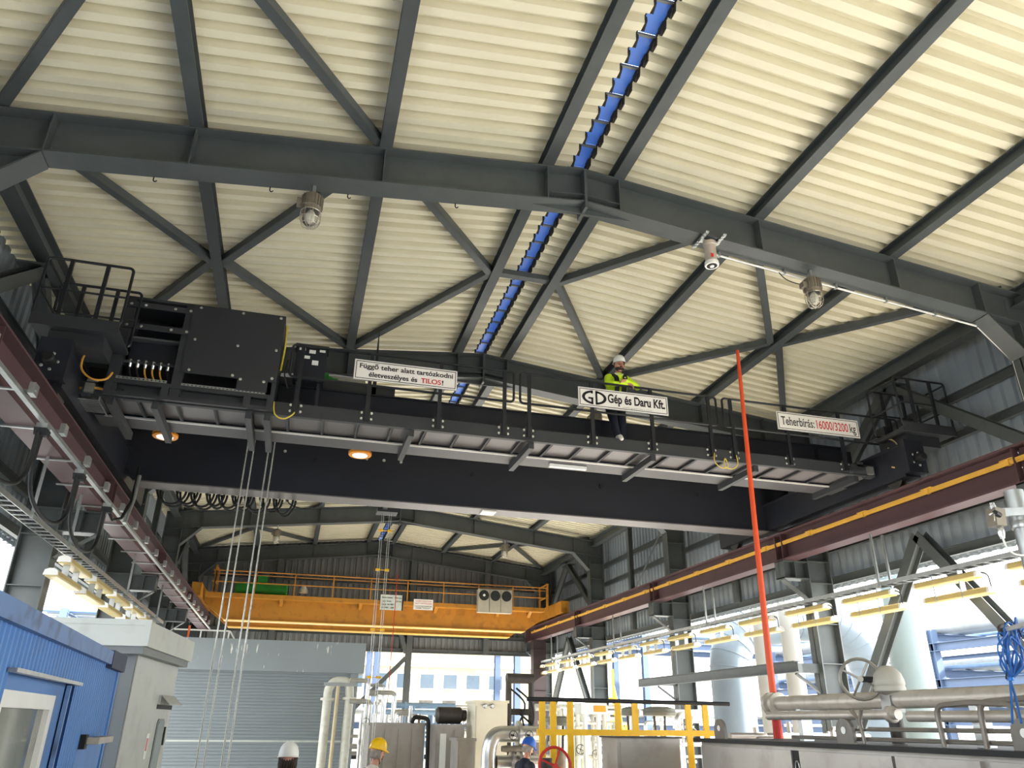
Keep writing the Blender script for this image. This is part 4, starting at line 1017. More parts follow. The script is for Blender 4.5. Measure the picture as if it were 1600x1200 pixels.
# workers on the floor
def worker(loc, rz, label, hm, shirt, trousers, hairm, look=-0.1, glasses=False, skipface=False):
    t = thing('person', loc, label, 'person', None, None, rz)
    B = Body()
    B.chain([(0,0.02,0.96),(0,0.02,1.12),(0,0.0,1.32),(0,0.0,1.43)], [0.145,0.14,0.16,0.12], [2,1,1])
    B.cap((-0.10,0.01,1.15),(-0.12,0,1.34),0.10,0.10,1); B.cap((0.10,0.01,1.15),(0.12,0,1.34),0.10,0.10,1)
    B.cap((-0.18,0,1.42),(0.18,0,1.42),0.075,0.075,1)
    B.cap((0,-0.005,1.44),(0,-0.04,1.58),0.06,0.056,0)
    for k in (-1, 1):
        B.chain([(k*0.20,0,1.41),(k*0.26,0.0,1.14),(k*0.25,-0.14,0.92)], [0.072,0.055,0.04], 1)
        hand(B, (k*0.25,-0.15,0.91), (0,-0.5,-0.8), (-k,0,0), 0, 0.4)
        B.chain([(k*0.095,0.02,0.95),(k*0.11,0.0,0.52),(k*0.11,0.03,0.10)], [0.12,0.08,0.06], 2)
        B.chain([(k*0.11,0.06,0.05),(k*0.115,-0.12,0.045),(k*0.12,-0.17,0.035)], [0.048,0.044,0.034], 3)
    c, f, up, sd = head(B, (0,-0.06,1.685), (0,-1,look), (0,look,1))
    B.build('body', [skin_m, shirt, trousers, blackcloth], t, 0.011)
    face_bits(c, f, up, sd, t, glasses, False)
    mb = MB()
    for k in range(-6, 7):
        a = k*0.27; p = c-up*0.01+(-f*math.cos(a)+sd*math.sin(a))*0.082
        mb.lathe(p, [(0.004,-0.06),(0.018,-0.045),(0.022,0),(0.018,0.05),(0.005,0.06)], 8, up)
    mb.build('hair', hairm, t, smooth=True, local=True)
    helmet(c, f, up, hm, t)
    return t
w1 = worker((0.09, 9.5, 0), math.pi-0.1, 'worker seen from behind in a white helmet at the bottom left', mat('helmet_white', (240,240,236), 0.3), mat('shirt_maroon', (120,40,44), 0.8), navy, hair_m)
w2 = worker((1.30, 12.2, 0), math.pi*0.62, 'worker in a yellow helmet and pale shirt with braces, in profile', mat('helmet_yellow', (250,196,20), 0.3), whitecloth, whitecloth, hair_g, -0.18)
for k in (-1, 1):
    strap_strip([(k*0.09,-0.15,1.1),(k*0.10,-0.165,1.34),(k*0.11,-0.07,1.495),(k*0.11,0.06,1.495),(k*0.07,0.165,1.33),(k*0.04,0.16,1.1)], 0.035, 0.012, (0,0.3,1)).build('brace_strap', mat('strap_grey', (70,84,100), 0.7), w2, local=True)
w3 = worker((4.22, 14.4, 0), math.pi*0.60, 'worker in a blue helmet and dark navy shirt looking down', mat('helmet_blue', (36,92,190), 0.3), mat('shirt_navy', (34,38,52), 0.8), navy, hair_g, -0.35)
# ------------------------------------------------------------------ helpers for plant equipment
def pipe(parent, pts, r, m, name='pipe', flanges=(), n=14, bend=0.0):
    P = [Vector(p) for p in pts]
    if bend > 0:
        Q = [P[0]]
        for i in range(1, len(P)-1):
            a = (P[i-1]-P[i]); b = (P[i+1]-P[i]); k = min(bend, a.length*0.49, b.length*0.49)
            a.normalize(); b.normalize(); p0 = P[i]+a*k; p1 = P[i]+b*k
            for j in range(7):
                t = j/6; Q.append(p0*(1-t)**2+P[i]*2*t*(1-t)+p1*t*t)
        Q.append(P[-1]); P = Q
    o = MB().tube(P, r, n).build(name, m, parent, smooth=True)
    for p, ax in flanges:
        MB().lathe(p, [(r*1.55,-0.03),(r*1.6,-0.028),(r*1.6,0.028),(r*1.55,0.03)], 18, ax).build('flange', m, o, smooth=True)
    return o
def handwheel(parent, c, ax, r, m, name='handwheel'):
    ax = Vector(ax).normalized(); e = ax.orthogonal().normalized(); g = ax.cross(e); c = Vector(c)
    mb = MB().tube([c+(e*math.cos(q)+g*math.sin(q))*r for q in [2*math.pi*i/20 for i in range(20)]], r*0.09, 6, closed=True)
    for k in range(4):
        a = math.pi*k/2+0.4; mb.tube([c, c+(e*math.cos(a)+g*math.sin(a))*r], r*0.06, 5)
    mb.lathe(c-ax*r*0.1, [(r*0.15,0),(r*0.15,r*0.25)], 10, ax)
    return mb.build(name, m, parent, smooth=True)
pale = mat('pale_enamel', (226,228,222), 0.4, 0, 0.04, 2.0); creamp = mat('cream_panel', (224,216,194), 0.45, 0, 0.04, 1.5)
darkm = mat('dark_machine', (70,66,62), 0.5, 0.3, 0.25, 4.0); bluepipe = mat('pale_blue_paint', (150,178,204), 0.45, 0, 0.06, 2.0)

# ------------------------------------------------------------------ blue site container, lower left
ang = math.atan2(0.0473, 0.9989)
bc = thing('site_container', (-1.585, 4.88, 0), 'blue corrugated site container with a white-framed window at the lower left', 'container', None, None, ang)
cblue = mat('container_blue', (84,134,198), 0.5, 0, 0.06, 1.2, dirt=(90,118,164), dirt_amt=0.3); cblue2 = mat('container_beam_blue', (100,132,180), 0.5, 0, 0.1, 2.0, dirt=(70,76,90), dirt_amt=0.6)
def ribs(s0, s1, z0, z1, pitch=0.105, d=0.04):
    mb = MB(); n = max(1, int(round((s1-s0)/pitch))); p = (s1-s0)/n; pr = []
    for i in range(n):
        s = s0+i*p; pr += [(s, 0), (s+p*0.35, 0), (s+p*0.5, -d), (s+p*0.85, -d)]
    pr.append((s1, 0)); vs = []; fs = []
    for s, dx in pr: vs += [(dx, s, z0), (dx, s, z1)]
    for i in range(len(pr)-1): fs.append((2*i, 2*i+2, 2*i+3, 2*i+1))
    return mb.add(vs, fs)
for s0, s1, z0, z1 in ((-2.6,0.55,0.16,2.6),(0.55,2.62,2.37,2.6),(2.62,3.33,0.16,2.6),(3.33,4.74,1.93,2.6),(0.55,2.62,0.16,1.0)):
    ribs(s0, s1, z0, z1).build('corrugated_panel', cblue, bc, local=True)
MB().box(-0.012,0.0,3.34,4.72,0.16,1.93).build('smooth_panel', cblue, bc, local=True)
MB().box(-0.05,0.045,-2.7,4.86,2.6,2.72).box(-0.05,0.02,-2.7,4.86,0,0.16).build('side_beam', cblue2, bc, local=True)
MB().box(-0.12,0.052,3.95,4.9,2.57,2.735).build('corner_casting', mat('casting_dark_blue', (46,56,80), 0.6, 0, 0.2, 5.0), bc, local=True)
MB().box(-0.1,0.015,4.74,4.84,0,2.6).build('corner_post', cblue, bc, local=True)
MB().box(-2.1,-0.13,-2.7,4.86,0.1,2.68).build('body', cblue, bc, local=True)
MB().box(0.0,0.05,0.52,2.68,2.35,2.375).build('drip_strip', galv, bc, local=True)
mb = MB().box(-0.12,-0.06,0.58,2.56,2.26,2.36).box(-0.12,-0.06,2.2,2.56,0.9,2.26).box(-0.12,-0.06,0.55,0.66,0.9,2.26); mb.build('window_surround', cblue, bc, local=True)
wn = MB().box(-0.1,-0.04,0.66,2.2,2.16,2.26).box(-0.1,-0.04,2.08,2.2,1.0,2.16).box(-0.1,-0.04,0.66,0.76,1.0,2.16).box(-0.1,-0.04,0.66,2.2,0.95,1.05).build('window_frame', white_p, bc, local=True)
MB().box(-0.09,-0.08,0.76,2.08,1.05,2.16).build('window_pane', mat('window_glass_dark', (120,122,116), 0.06, 0, 0.1, 1.5, spec=0.9), wn, local=True)
MB().box(0.0,0.03,2.3,2.34,0.16,2.34).build('cable_strip', cblue2, bc, local=True)
lb = thing('bulkhead_lamp', (-1.585-3.8*0.0473, 4.88+3.8*0.9989, 1.9), 'small grey bulkhead lamp on the side of the blue container', 'lamp', None, None, ang)
MB().box(0.02,0.15,-0.35,0.55,-0.01,0.045).build('cover', mat('lamp_cover_grey', (176,170,160), 0.5), lb, local=True)
MB().box(-0.0,0.05,-0.42,-0.30,-0.05,0.07).build('bracket', rubber, lb, local=True)

# ------------------------------------------------------------------ pale grey kiosk with overhanging roof
ka = -math.radians(5)
kx = thing('kiosk', (-1.79, 11.0, 0), 'pale grey steel kiosk with an overhanging roof behind the blue container', 'kiosk', None, None, ka)
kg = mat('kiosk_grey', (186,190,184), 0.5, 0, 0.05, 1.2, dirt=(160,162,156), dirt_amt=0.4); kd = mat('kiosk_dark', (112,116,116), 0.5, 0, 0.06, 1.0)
MB().box(-2.6,0,0,2.86,2.95,3.25).build('roof', kg, kx, local=True)
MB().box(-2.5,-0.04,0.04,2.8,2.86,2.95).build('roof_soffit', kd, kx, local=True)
MB().box(-2.62,0.012,-0.012,0.0,3.2,3.27).box(-0.06,0.012,-0.014,0.06,2.95,3.25).build('roof_trim', kg, kx, local=True)
MB().box(-2.45,-0.16,0.32,2.75,0,2.88).build('body', kg, kx, local=True)
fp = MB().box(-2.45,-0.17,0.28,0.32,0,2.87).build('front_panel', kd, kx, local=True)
MB().box(-0.34,-0.335,0.27,0.285,0,2.87).build('seam', rubber, kx, local=True)
MB().box(-0.16,-0.13,1.85,2.7,2.30,2.42).prism([(-0.13,1.85,2.42),(-0.13,2.7,2.42),(0.0,2.7,2.30),(0.0,1.85,2.30)],(0,0,0.012)).build('vent_hood', kg, kx, local=True)
MB().box(-0.155,-0.15,1.8,2.75,2.24,2.30).build('vent_slot', rubber, kx, local=True)
vp = [( -0.158, 1.98, 0.6), (-0.158, 2.42, 0.6), (-0.158, 2.42, 2.05), (-0.158, 2.36, 2.11), (-0.158, 2.04, 2.11), (-0.158, 1.98, 2.05)]
MB().prism(vp, (0.012,0,0)).build('window_gasket', kd, kx, local=True)
MB().prism([(-0.15, 2.02, 0.65), (-0.15, 2.38, 0.65), (-0.15, 2.38, 2.03), (-0.15, 2.34, 2.07), (-0.15, 2.06, 2.07), (-0.15, 2.02, 2.03)], (0.01,0,0)).build('window_pane', mat('kiosk_glass', (150,160,160), 0.1, 0, 0.08, 1.0, spec=0.8), kx, local=True)
MB().box(-0.158,-0.152,1.52,1.66,1.6,1.92).build('sticker', white_p, kx, local=True)
MB().box(-0.155,-0.149,1.55,1.63,1.70,1.86).build('sticker_red', mat('sticker_pink', (214,120,120), 0.5), kx, local=True)
MB().box(-0.155,-0.14,2.5,2.56,1.75,2.0).build('door_handle', rubber, kx, local=True)

# ------------------------------------------------------------------ grey switch house with ribbed front
gb = thing('switch_house', (-0.8, 21.5, 0), 'grey steel switch house with ribbed front and a scratched fascia', 'building')
gbm = mat('switch_house_grey', (128,136,140), 0.5, 0, 0.05, 0.8)
fas = mat('fascia_scratched', (136,144,148), 0.45, 0, 0.05, 1.0)
_nt = fas.node_tree; _tc = [n for n in _nt.nodes if n.type == 'TEX_COORD'][0]
_mp = _nt.nodes.new('ShaderNodeMapping'); _mp.inputs['Scale'].default_value = (7.0, 1.0, 0.9)
_nz = _nt.nodes.new('ShaderNodeTexNoise'); _nz.inputs['Scale'].default_value = 2.2; _nz.inputs['Detail'].default_value = 5
_rp = _nt.nodes.new('ShaderNodeValToRGB'); _rp.color_ramp.elements[0].position = 0.66; _rp.color_ramp.elements[1].position = 0.70
_mx = _nt.nodes.new('ShaderNodeMixRGB'); _mx.inputs[2].default_value = lin((224,222,214))+(1,)
_b = _nt.nodes['Principled BSDF']; _src = _b.inputs['Base Color'].links[0].from_socket
_nt.links.new(_tc.outputs['Object'], _mp.inputs['Vector']); _nt.links.new(_mp.outputs[0], _nz.inputs['Vector']); _nt.links.new(_nz.outputs[0], _rp.inputs[0])
_nt.links.new(_rp.outputs[0], _mx.inputs[0]); _nt.links.new(_src, _mx.inputs[1]); _nt.links.new(_mx.outputs[0], _b.inputs['Base Color'])
MB().box(-3.2,1.88,21.4,24.5,3.25,4.0).build('fascia', fas, gb)
mb = MB(); z = 0.0; pr = []
while z < 3.22: pr += [(z, 0), (z+0.045, 0), (z+0.055, 0.014), (z+0.068, 0.014)]; z += 0.075
pr.append((3.25, 0)); vs = []; fs_ = []
for zz, dy in pr: vs += [(-3.2, 21.55+dy, zz), (1.56, 21.55+dy, zz)]
for i in range(len(pr)-1): fs_.append((2*i, 2*i+1, 2*i+3, 2*i+2))
mb.add(vs, fs_); mb.build('ribbed_front', gbm, gb)
MB().box(-3.2,1.6,21.6,24.4,0,3.25).build('body', gbm, gb)
MB().box(1.55,1.75,21.5,21.7,0,3.25).build('corner_post', gbm, gb)
MB().box(-3.2,1.56,21.535,21.55,1.62,1.66).build('joint_strip', kg, gb)
gr = thing('roof_guardrail', (-2.1, 20.9, 3.9), 'thin white pipe guardrail beside the grey switch house roof', 'guardrail')
pipe(gr, [(-2.95,21.6,4.2),(-1.6,21.6,4.2),(-1.45,21.6,3.98)], 0.02, white_p, 'rail', n=8, bend=0.05)
MB().box(-2.62,-2.57,21.58,21.62,3.98,4.3).build('orange_post', mat('post_orange', (214,96,40), 0.5), gr)
pipe(gr, [(-2.3,21.6,3.98),(-2.3,21.6,4.2)], 0.018, white_p, 'post', n=8); pipe(gr, [(-1.62,21.6,3.98),(-1.62,21.6,4.2)], 0.018, white_p, 'post', n=8)
# white vertical pipes in front of it
wp = thing('riser_pipes', (1.2, 20.6, 0), 'pair of white vertical pipes with a bend at the top beside the switch house', 'pipes')
wpm = mat('pipe_offwhite', (214,214,202), 0.45, 0, 0.08, 4.0, dirt=(180,170,150), dirt_amt=0.4)
pipe(wp, [(0.97,20.6,0),(0.97,20.6,2.85),(1.1,20.6,3.02),(1.46,20.6,3.02),(1.5,20.6,2.7),(1.5,20.6,0)], 0.105, wpm, flanges=[((0.97,20.6,2.6),(0,0,1)),((1.5,20.6,2.62),(0,0,1))], bend=0.16)
pipe(wp, [(1.18,20.5,0),(1.2,20.5,2.9)], 0.045, mat('pipe_tan', (206,190,156), 0.5), n=10)
MB().box(0.85,1.65,20.48,20.54,2.9,2.98).build('clamp', galv, wp)

# ------------------------------------------------------------------ foreground stainless enclosure, lower right
sk = thing('machine_enclosure', (7.0, 6.5, 0), 'long stainless-clad machine enclosure at the lower right', 'machine')
MB().box(5.47,8.6,1.5,10.2,0,1.9).build('body', stain, sk)
ys = [10.2, 8.08, 7.98, 6.55, 6.50, 5.52, 5.44, 4.4, 4.36, 2.9, 1.5]
for a, b in ((10.12,8.10),(7.95,6.53),(6.49,5.53),(5.43,4.40),(4.36,2.9),(2.86,1.6)):
    p = MB().box(5.42,5.47,b,a,0.35,1.86).build('side_panel', stain, sk)
    for yy in (a-0.16, b+0.16):
        for zz in (1.55, 0.6): MB().lathe((5.42,yy,zz),[(0.035,0),(0.035,0.006),(0.018,0.008),(0.018,0.022)],10,(-1,0,0)).build('latch', bolt, p)
MB().box(5.36,8.6,1.5,10.22,1.90,1.945).build('roof_edge', rubber, sk)
MB().box(5.44,5.47,7.95,8.1,0.3,1.86).build('joint_gap', rubber, sk)
for k in range(5): MB().tube([(5.43,8.02+0.035*math.cos(q),1.7-k*0.16+0.06*math.sin(q)) for q in [2*math.pi*i/10 for i in range(10)]],0.009,5,closed=True).build('chain_link', galv, sk)
# lifting lugs
for y, nm in ((9.75,'far'),(7.25,'middle'),(5.12,'near')):
    mb = MB(); pts = [(5.5,y-0.13,1.945),(5.5,y+0.13,1.945),(5.5,y+0.13,2.05)]+[(5.5,y+0.13*math.cos(q),2.06+0.12*math.sin(q)) for q in [math.pi*i/10 for i in range(1,10)]]+[(5.5,y-0.13,2.05)]
    mb.prism(pts, (0.04,0,0)); l = mb.build('lifting_lug', mat('lug_grey', (120,116,110), 0.5, 0.4, 0.1, 5.0), sk)
    MB().lathe((5.497,y,2.07),[(0.035,0),(0.035,0.004)],14,(-1,0,0)).build('lug_hole', white_p, l)
# pipes over the enclosure
hp = thing('header_pipe', (6.0, 6.5, 1.95), 'insulated aluminium header pipe running over the stainless enclosure', 'pipe')
dusty = mat('dusty_pipe', (196,190,180), 0.42, 0.4, 0.08, 3.0, dirt=(160,146,130), dirt_amt=0.4)
pipe(hp, [(6.0,2.0,2.36),(6.0,9.3,2.36)], 0.085, dusty, flanges=[((6.0,9.25,2.36),(0,1,0)),((6.0,9.1,2.36),(0,1,0))])
pipe(hp, [(5.9,6.9,2.22),(5.9,9.2,2.22)], 0.05, dusty, n=12, flanges=[((5.9,7.0,2.22),(0,1,0))])
pipe(hp, [(5.85,2.0,2.18),(5.85,6.7,2.2)], 0.05, dusty, n=12)
for y in (3.5, 6.0, 8.6): MB().box(5.93,6.07,y-0.04,y+0.04,1.945,2.29).build('support', galv, hp)
# valve with dome actuator and handwheel
va = thing('valve_actuator', (5.98, 7.05, 1.95), 'pale domed valve actuator with a round handwheel on the header pipe', 'valve')
MB().lathe((5.98,7.05,2.40),[(0.05,-0.2),(0.05,0.0),(0.09,0.02),(0.15,0.04),(0.155,0.07),(0.145,0.09),(0.155,0.11),(0.15,0.15),(0.13,0.21),(0.09,0.26),(0.05,0.285),(0.01,0.29)],22).build('dome', mat('actuator_grey', (176,174,164), 0.5, 0.1, 0.08, 4.0), va, smooth=True)
MB().lathe((5.98,7.05,2.2),[(0.07,-0.25),(0.07,0.2)],14).build('stem', darkm, va, smooth=True)
MB().box(5.9,6.06,6.98,7.12,2.24,2.4).build('yoke', mat('yoke_grey', (150,150,146), 0.4, 0.4), va)
handwheel(va, (5.78,7.22,2.56), (-0.62,-0.75,0.0), 0.2, mat('wheel_grey', (150,146,138), 0.4, 0.4))
MB().tube([(5.78,7.22,2.56),(5.92,7.1,2.55)],0.03,8).build('wheel_shaft', rubber, va)
# bent guard rails on top of the enclosure
gt = thing('top_guardrail', (5.55, 6.0, 1.945), 'bent grey tube guardrail on top of the stainless enclosure', 'guardrail')
gtm = mat('tube_grey', (138,132,124), 0.4, 0.4, 0.08, 5.0)
pipe(gt, [(5.55,6.0,1.95),(5.55,6.02,2.28),(5.55,5.62,2.30),(5.55,5.2,2.28),(5.55,5.25,1.95)], 0.024, gtm, 'hoop', n=8, bend=0.1)
pipe(gt, [(5.56,5.56,1.95),(5.56,5.55,2.30),(5.56,5.1,2.32),(5.56,4.4,2.32)], 0.024, gtm, 'hoop', n=8, bend=0.1)
pipe(gt, [(5.55,7.02,1.95),(5.55,7.05,2.15),(5.55,7.0,2.26)], 0.02, gtm, 'stub', n=8)
pipe(gt, [(5.55,7.05,2.15),(5.55,7.15,2.26)], 0.02, gtm, 'stub', n=8)
for z, y1 in ((2.09,7.0),(2.075,7.3),(2.0,8.3),(1.985,8.3)): pipe(gt, [(5.6,2.5,z),(5.6,y1,z)], 0.012, gtm, 'tube_line', n=8)
# galvanised post with gas detector at the right edge
gp = thing('detector_post', (5.30, 4.5, 1.945), 'thick galvanised post at the right edge of the picture', 'post')
MB().tube([(5.30,4.5,1.945),(5.30,4.5,3.80)],0.068,18).build('post', galv, gp, smooth=True)
MB().lathe((5.30,4.5,3.5),[(0.074,0),(0.078,0.01),(0.078,0.05),(0.074,0.06)],18).build('clamp', galv, gp, smooth=True)
dv = thing('gas_detector', (5.0, 4.45, 3.55), 'small grey detector with a cable, clamped to the galvanised post', 'detector')
MB().bar((5.06,4.46,3.60),(5.27,4.44,3.62),0.03,0.06).build('arm', galv, dv)
MB().prism([(4.97,4.42,3.49),(5.06,4.42,3.49),(5.08,4.42,3.62),(4.99,4.42,3.63)],(0,0.09,0)).build('body', lampgrey, dv)
MB().lathe((5.01,4.46,3.62),[(0.026,0),(0.026,0.03),(0.02,0.035),(0.02,0.05)],10).build('cap', bolt, dv, smooth=True)
MB().tube([(4.99,4.40,3.56),(4.93,4.38,3.57)],0.02,8).build('nozzle', rubber, dv)
MB().tube([(4.97,4.4,3.585),(4.87,4.38,3.55)],0.006,6).tube([(4.93,4.39,3.56),(4.89,4.37,3.50)],0.007,6).build('lever', bolt, dv)
MB().lathe((5.03,4.46,3.49),[(0.02,0),(0.026,-0.02),(0.026,-0.05),(0.016,-0.09)],10).build('gland', bolt, dv, smooth=True)
MB().tube([(5.03,4.46,3.41),(5.05,4.46,3.33),(5.12,4.47,3.29),(5.24,4.48,3.29)],0.008,6).build('cable', pale, dv, smooth=True)
# blue cable bundle
bcab = mat('cable_blue', (44,98,170), 0.5, 0, 0.1, 6.0)
cbd = thing('blue_cable_bundle', (5.13, 5.0, 2.6), 'tied bundle of blue cables hanging at the right edge', 'cables')
hk = at(1568, 985, 5.0)
for k in range(9):
    random.seed(40+k)
    a = at(1572+random.uniform(-4,34), 990+random.uniform(-12,20), 5.0+random.uniform(-0.06,0.06)); w = random.uniform(0.02,0.09)
    b = at(1580, 1061, 5.0); 
    e = at(1560+random.uniform(-2,42), 1020+random.uniform(-10,25), 5.0+random.uniform(-0.05,0.05))
    MB().tube([b+Vector((0,0,0.0)), e+Vector((-w*0.5,0,-0.02)), a+Vector((-w,0,0)), a+Vector((w*0.3,0.02,0.05)), e+Vector((w*1.2,0,0.02)), b+Vector((0.02,0,0.01))],0.008,6).build('cable_loop', bcab, cbd, smooth=True)
for dx in (0, 14): MB().tube([at(1578,1061,5.0), at(1580+dx*0.4,1085,5.0), at(1582+dx,1130,4.95)],0.010,6).build('cable_tail', bcab, cbd, smooth=True)
MB().lathe(at(1579,1061,5.0)-Vector((0,0,0.012)),[(0.028,0),(0.028,0.024)],10).build('tie', mat('tie_blue',(40,120,210),0.4), cbd)
h0 = hk
MB().tube([h0, h0+Vector((0.04,0,0.06)), h0+Vector((0.14,0,0.05)), h0+Vector((0.17,0,-0.06))],0.006,6).tube([at(1572,1061,5.0), h0+Vector((0.0,0,-0.12)), h0],0.006,6).build('hanging_cord', rubber, cbd)
MB().lathe(h0+Vector((0,-0.01,0)),[(0.05,0),(0.052,0.01),(0.05,0.02)],14,(0,1,0)).build('ring_clamp', darkm, cbd, smooth=True)
MB().bar(h0, (5.28,4.55,h0.z+0.02),0.03,0.03).build('hook_arm', galv, cbd)

# ------------------------------------------------------------------ yellow railed platform
yp = thing('railed_platform', (4.9, 11.5, 0), 'yellow railed platform with a dark top handrail beside the enclosure', 'platform')
for x in (3.63, 3.80, 4.06, 4.82, 5.10, 5.98, 6.27):
    MB().box(x-0.045,x+0.045,11.48,11.52,1.35,2.40).build('post', safety, yp)
MB().box(3.55,6.4,11.47,11.53,1.95,2.03).build('mid_rail', safety, yp)
pipe(yp, [(3.4,11.5,2.43),(6.7,11.5,2.41)], 0.032, rubber, 'top_rail', n=10)
MB().box(3.5,6.6,11.46,12.6,1.05,1.35).build('toe_plate', safety, yp)
for x in (3.6,6.5):
    for y in (11.55,12.5): MB().box(x-0.06,x+0.06,y-0.06,y+0.06,0,1.05).build('leg', safety, yp)
nb = thing('stainless_cabinet', (5.0, 11.0, 0), 'plain stainless cabinet in front of the yellow railed platform', 'cabinet')
MB().box(4.47,5.42,10.75,11.3,0.1,1.93).box(4.5,5.39,10.8,11.25,0,0.1).build('body', stain, nb)
MB().box(4.44,5.45,10.72,11.33,1.93,1.95).build('lid', mat('lid_dark',(70,66,62),0.5), nb)
MB().box(4.52,5.37,10.74,10.75,0.2,1.88).build('door', stain, nb)
rw = thing('red_handwheel', (3.32, 10.0, 0), 'large red valve handwheel below the blue-helmeted worker', 'valve')
handwheel(rw, (3.32,10.0,1.62), (0.12,-1,0.1), 0.215, mat('wheel_red',(196,48,44),0.45), 'wheel')
MB().tube([(3.32,10.02,1.62),(3.30,10.3,1.62)],0.03,8).lathe((3.30,10.3,0.0),[(0.12,0),(0.12,0.02),(0.05,0.04),(0.05,1.5),(0.08,1.55),(0.08,1.7)],14).build('stem', darkm, rw, smooth=True)

# ------------------------------------------------------------------ process equipment in the middle ground
def unit(name, label, cat, px0, px1, pyt, Y, depth, m, seams=(), door=None):
    a = at(px0, pyt, Y); b = at(px1, pyt, Y)
    t = thing(name, ((a.x+b.x)/2, Y, 0), label, cat)
    MB().box(a.x, b.x, Y, Y+depth, 0.08, a.z).box(a.x+0.05,b.x-0.05,Y+0.05,Y+depth-0.05,0,0.08).build('casing', m, t)
    MB().box(a.x-0.03, b.x+0.03, Y-0.03, Y+depth+0.03, a.z, a.z+0.05).build('lid', m, t)
    W_ = b.x-a.x
    ed = [0]+list(seams)+[1]
    for u, v in zip(ed[:-1], ed[1:]):
        MB().box(a.x+W_*u+0.025, a.x+W_*v-0.025, Y-0.02, Y, 0.2, a.z-0.06).build('panel', m, t)
    return t, a, b
u1, a, b = unit('pump_skid_cabinet', 'stainless pump cabinet with vertical panels behind the yellow-helmeted worker', 'cabinet', 578, 664, 1133, 17.0, 1.4, stain, (0.25,0.5,0.75))
for k in range(6):
    x = a.x+0.1+k*(b.x-a.x-0.2)/5; pipe(u1, [(x,17.2,a.z+0.04),(x,17.2,a.z+random.uniform(0.15,0.5))], 0.035, alu, 'stub_pipe', n=8)
pipe(u1, [(a.x+(b.x-a.x)*0.75,16.95,a.z+0.06),(a.x+(b.x-a.x)*0.78,16.9,a.z+0.16),(b.x+0.05,16.9,a.z+0.14),(b.x+0.08,16.9,0.6)], 0.045, rubber, 'hose', n=8, bend=0.1)
u2, a, b = unit('pump_cabinet', 'pale stainless cabinet with a rounded vent in the middle ground', 'cabinet', 682, 726, 1136, 16.5, 1.0, stain, (0.6,))
MB().lathe((a.x+0.04,16.8,a.z+0.22),[(0.12,0),(0.16,0.03),(0.16,0.5),(0.11,0.54),(0.11,0.62)],16,(1,0,0)).build('motor', darkm, u2, smooth=True)
MB().box(a.x+0.08,a.x+0.2,16.46,16.48,a.z-0.9,a.z-0.12).build('vent', pale, u2)
u3, a, b = unit('control_panel', 'tall cream control panel left of the blue-helmeted worker', 'cabinet', 743, 793, 1098, 16.2, 0.8, creamp, ())
for k in (0.15, 0.3): MB().lathe((a.x+k+0.05,16.19,a.z-0.06),[(0.05,0),(0.05,0.03),(0.03,0.05)],12,(0,-1,0)).build('gauge', alu, u3, smooth=True)
u4, a, b = unit('low_cabinet', 'low stainless cabinet in front of the cream control panel', 'cabinet', 716, 742, 1158, 15.4, 0.7, stain, ())
# insulated pipe loop
ip = thing('insulated_pipe_loop', (4.0, 15.2, 0), 'fat insulated aluminium pipe loop left of the yellow platform', 'pipes')
A1 = at(850,1147,15.0); A2 = at(772,1147,15.0)
pipe(ip, [A1, A2+Vector((0.0,0,0)), at(764,1170,15.0), at(763,1200,15.0), Vector((at(763,1200,15.0).x,15.0,0))], 0.14, alu, bend=0.22, flanges=[(A1+Vector((-0.5,0,0)),(1,0,0))])
A3 = at(850,1192,15.0); pipe(ip, [A3, at(775,1192,15.0)], 0.13, alu, flanges=[(at(800,1192,15.0),(1,0,0)),(at(812,1192,15.0),(1,0,0))])
for px in (802, 827):
    c = at(px,1149,14.75); handwheel(ip, c, (0,-1,0), 0.075, rubber); MB().tube([c, c+Vector((0,0.25,0))],0.02,6).build('wheel_stem', darkm, ip)
for px in (792, 806, 818): MB().lathe(at(px,1170,14.9),[(0.05,-0.1),(0.06,0),(0.05,0.1)],10,(1,0,0)).build('valve_body', lampgrey, ip, smooth=True)
# dark hydraulic tower
dt = thing('hydraulic_tower', (4.6, 17.5, 0), 'dark hydraulic tower with hoses in the middle ground', 'machine')
c0 = at(795,1060,17.5); c1 = at(830,1060,17.5)
for p in (c0, c1):
    MB().tube([(p.x,17.5,0),(p.x,17.5,p.z)],0.07,10).build('column', darkm, dt, smooth=True)
MB().tube([(c0.x-0.05,17.5,c0.z),(c1.x+0.05,17.5,c0.z)],0.11,12).build('cross_cylinder', darkm, dt, smooth=True)
MB().box(c0.x-0.02,c1.x+0.02,17.45,17.6,c0.z-0.75,c0.z-0.62).build('cross_plate', darkm, dt)
random.seed(11)
for k in range(8):
    x = random.uniform(c0.x,c1.x); z = random.uniform(c0.z-1.4,c0.z-0.2)
    MB().tube([(x,17.4,z),(x+random.uniform(-0.3,0.3),17.25,z-0.3),(x+random.uniform(-0.5,0.5),17.25,z-0.7),(x+random.uniform(-0.3,0.3),17.4,z-1.0)],0.022,6).build('hose', rubber, dt, smooth=True)
MB().tube([Vector((c0.x-0.35+0.28*math.cos(q),17.2,c0.z-1.0+0.42*math.sin(q))) for q in [2*math.pi*i/18 for i in range(18)]],0.02,6,closed=True).build('coiled_hose', rubber, dt, smooth=True)
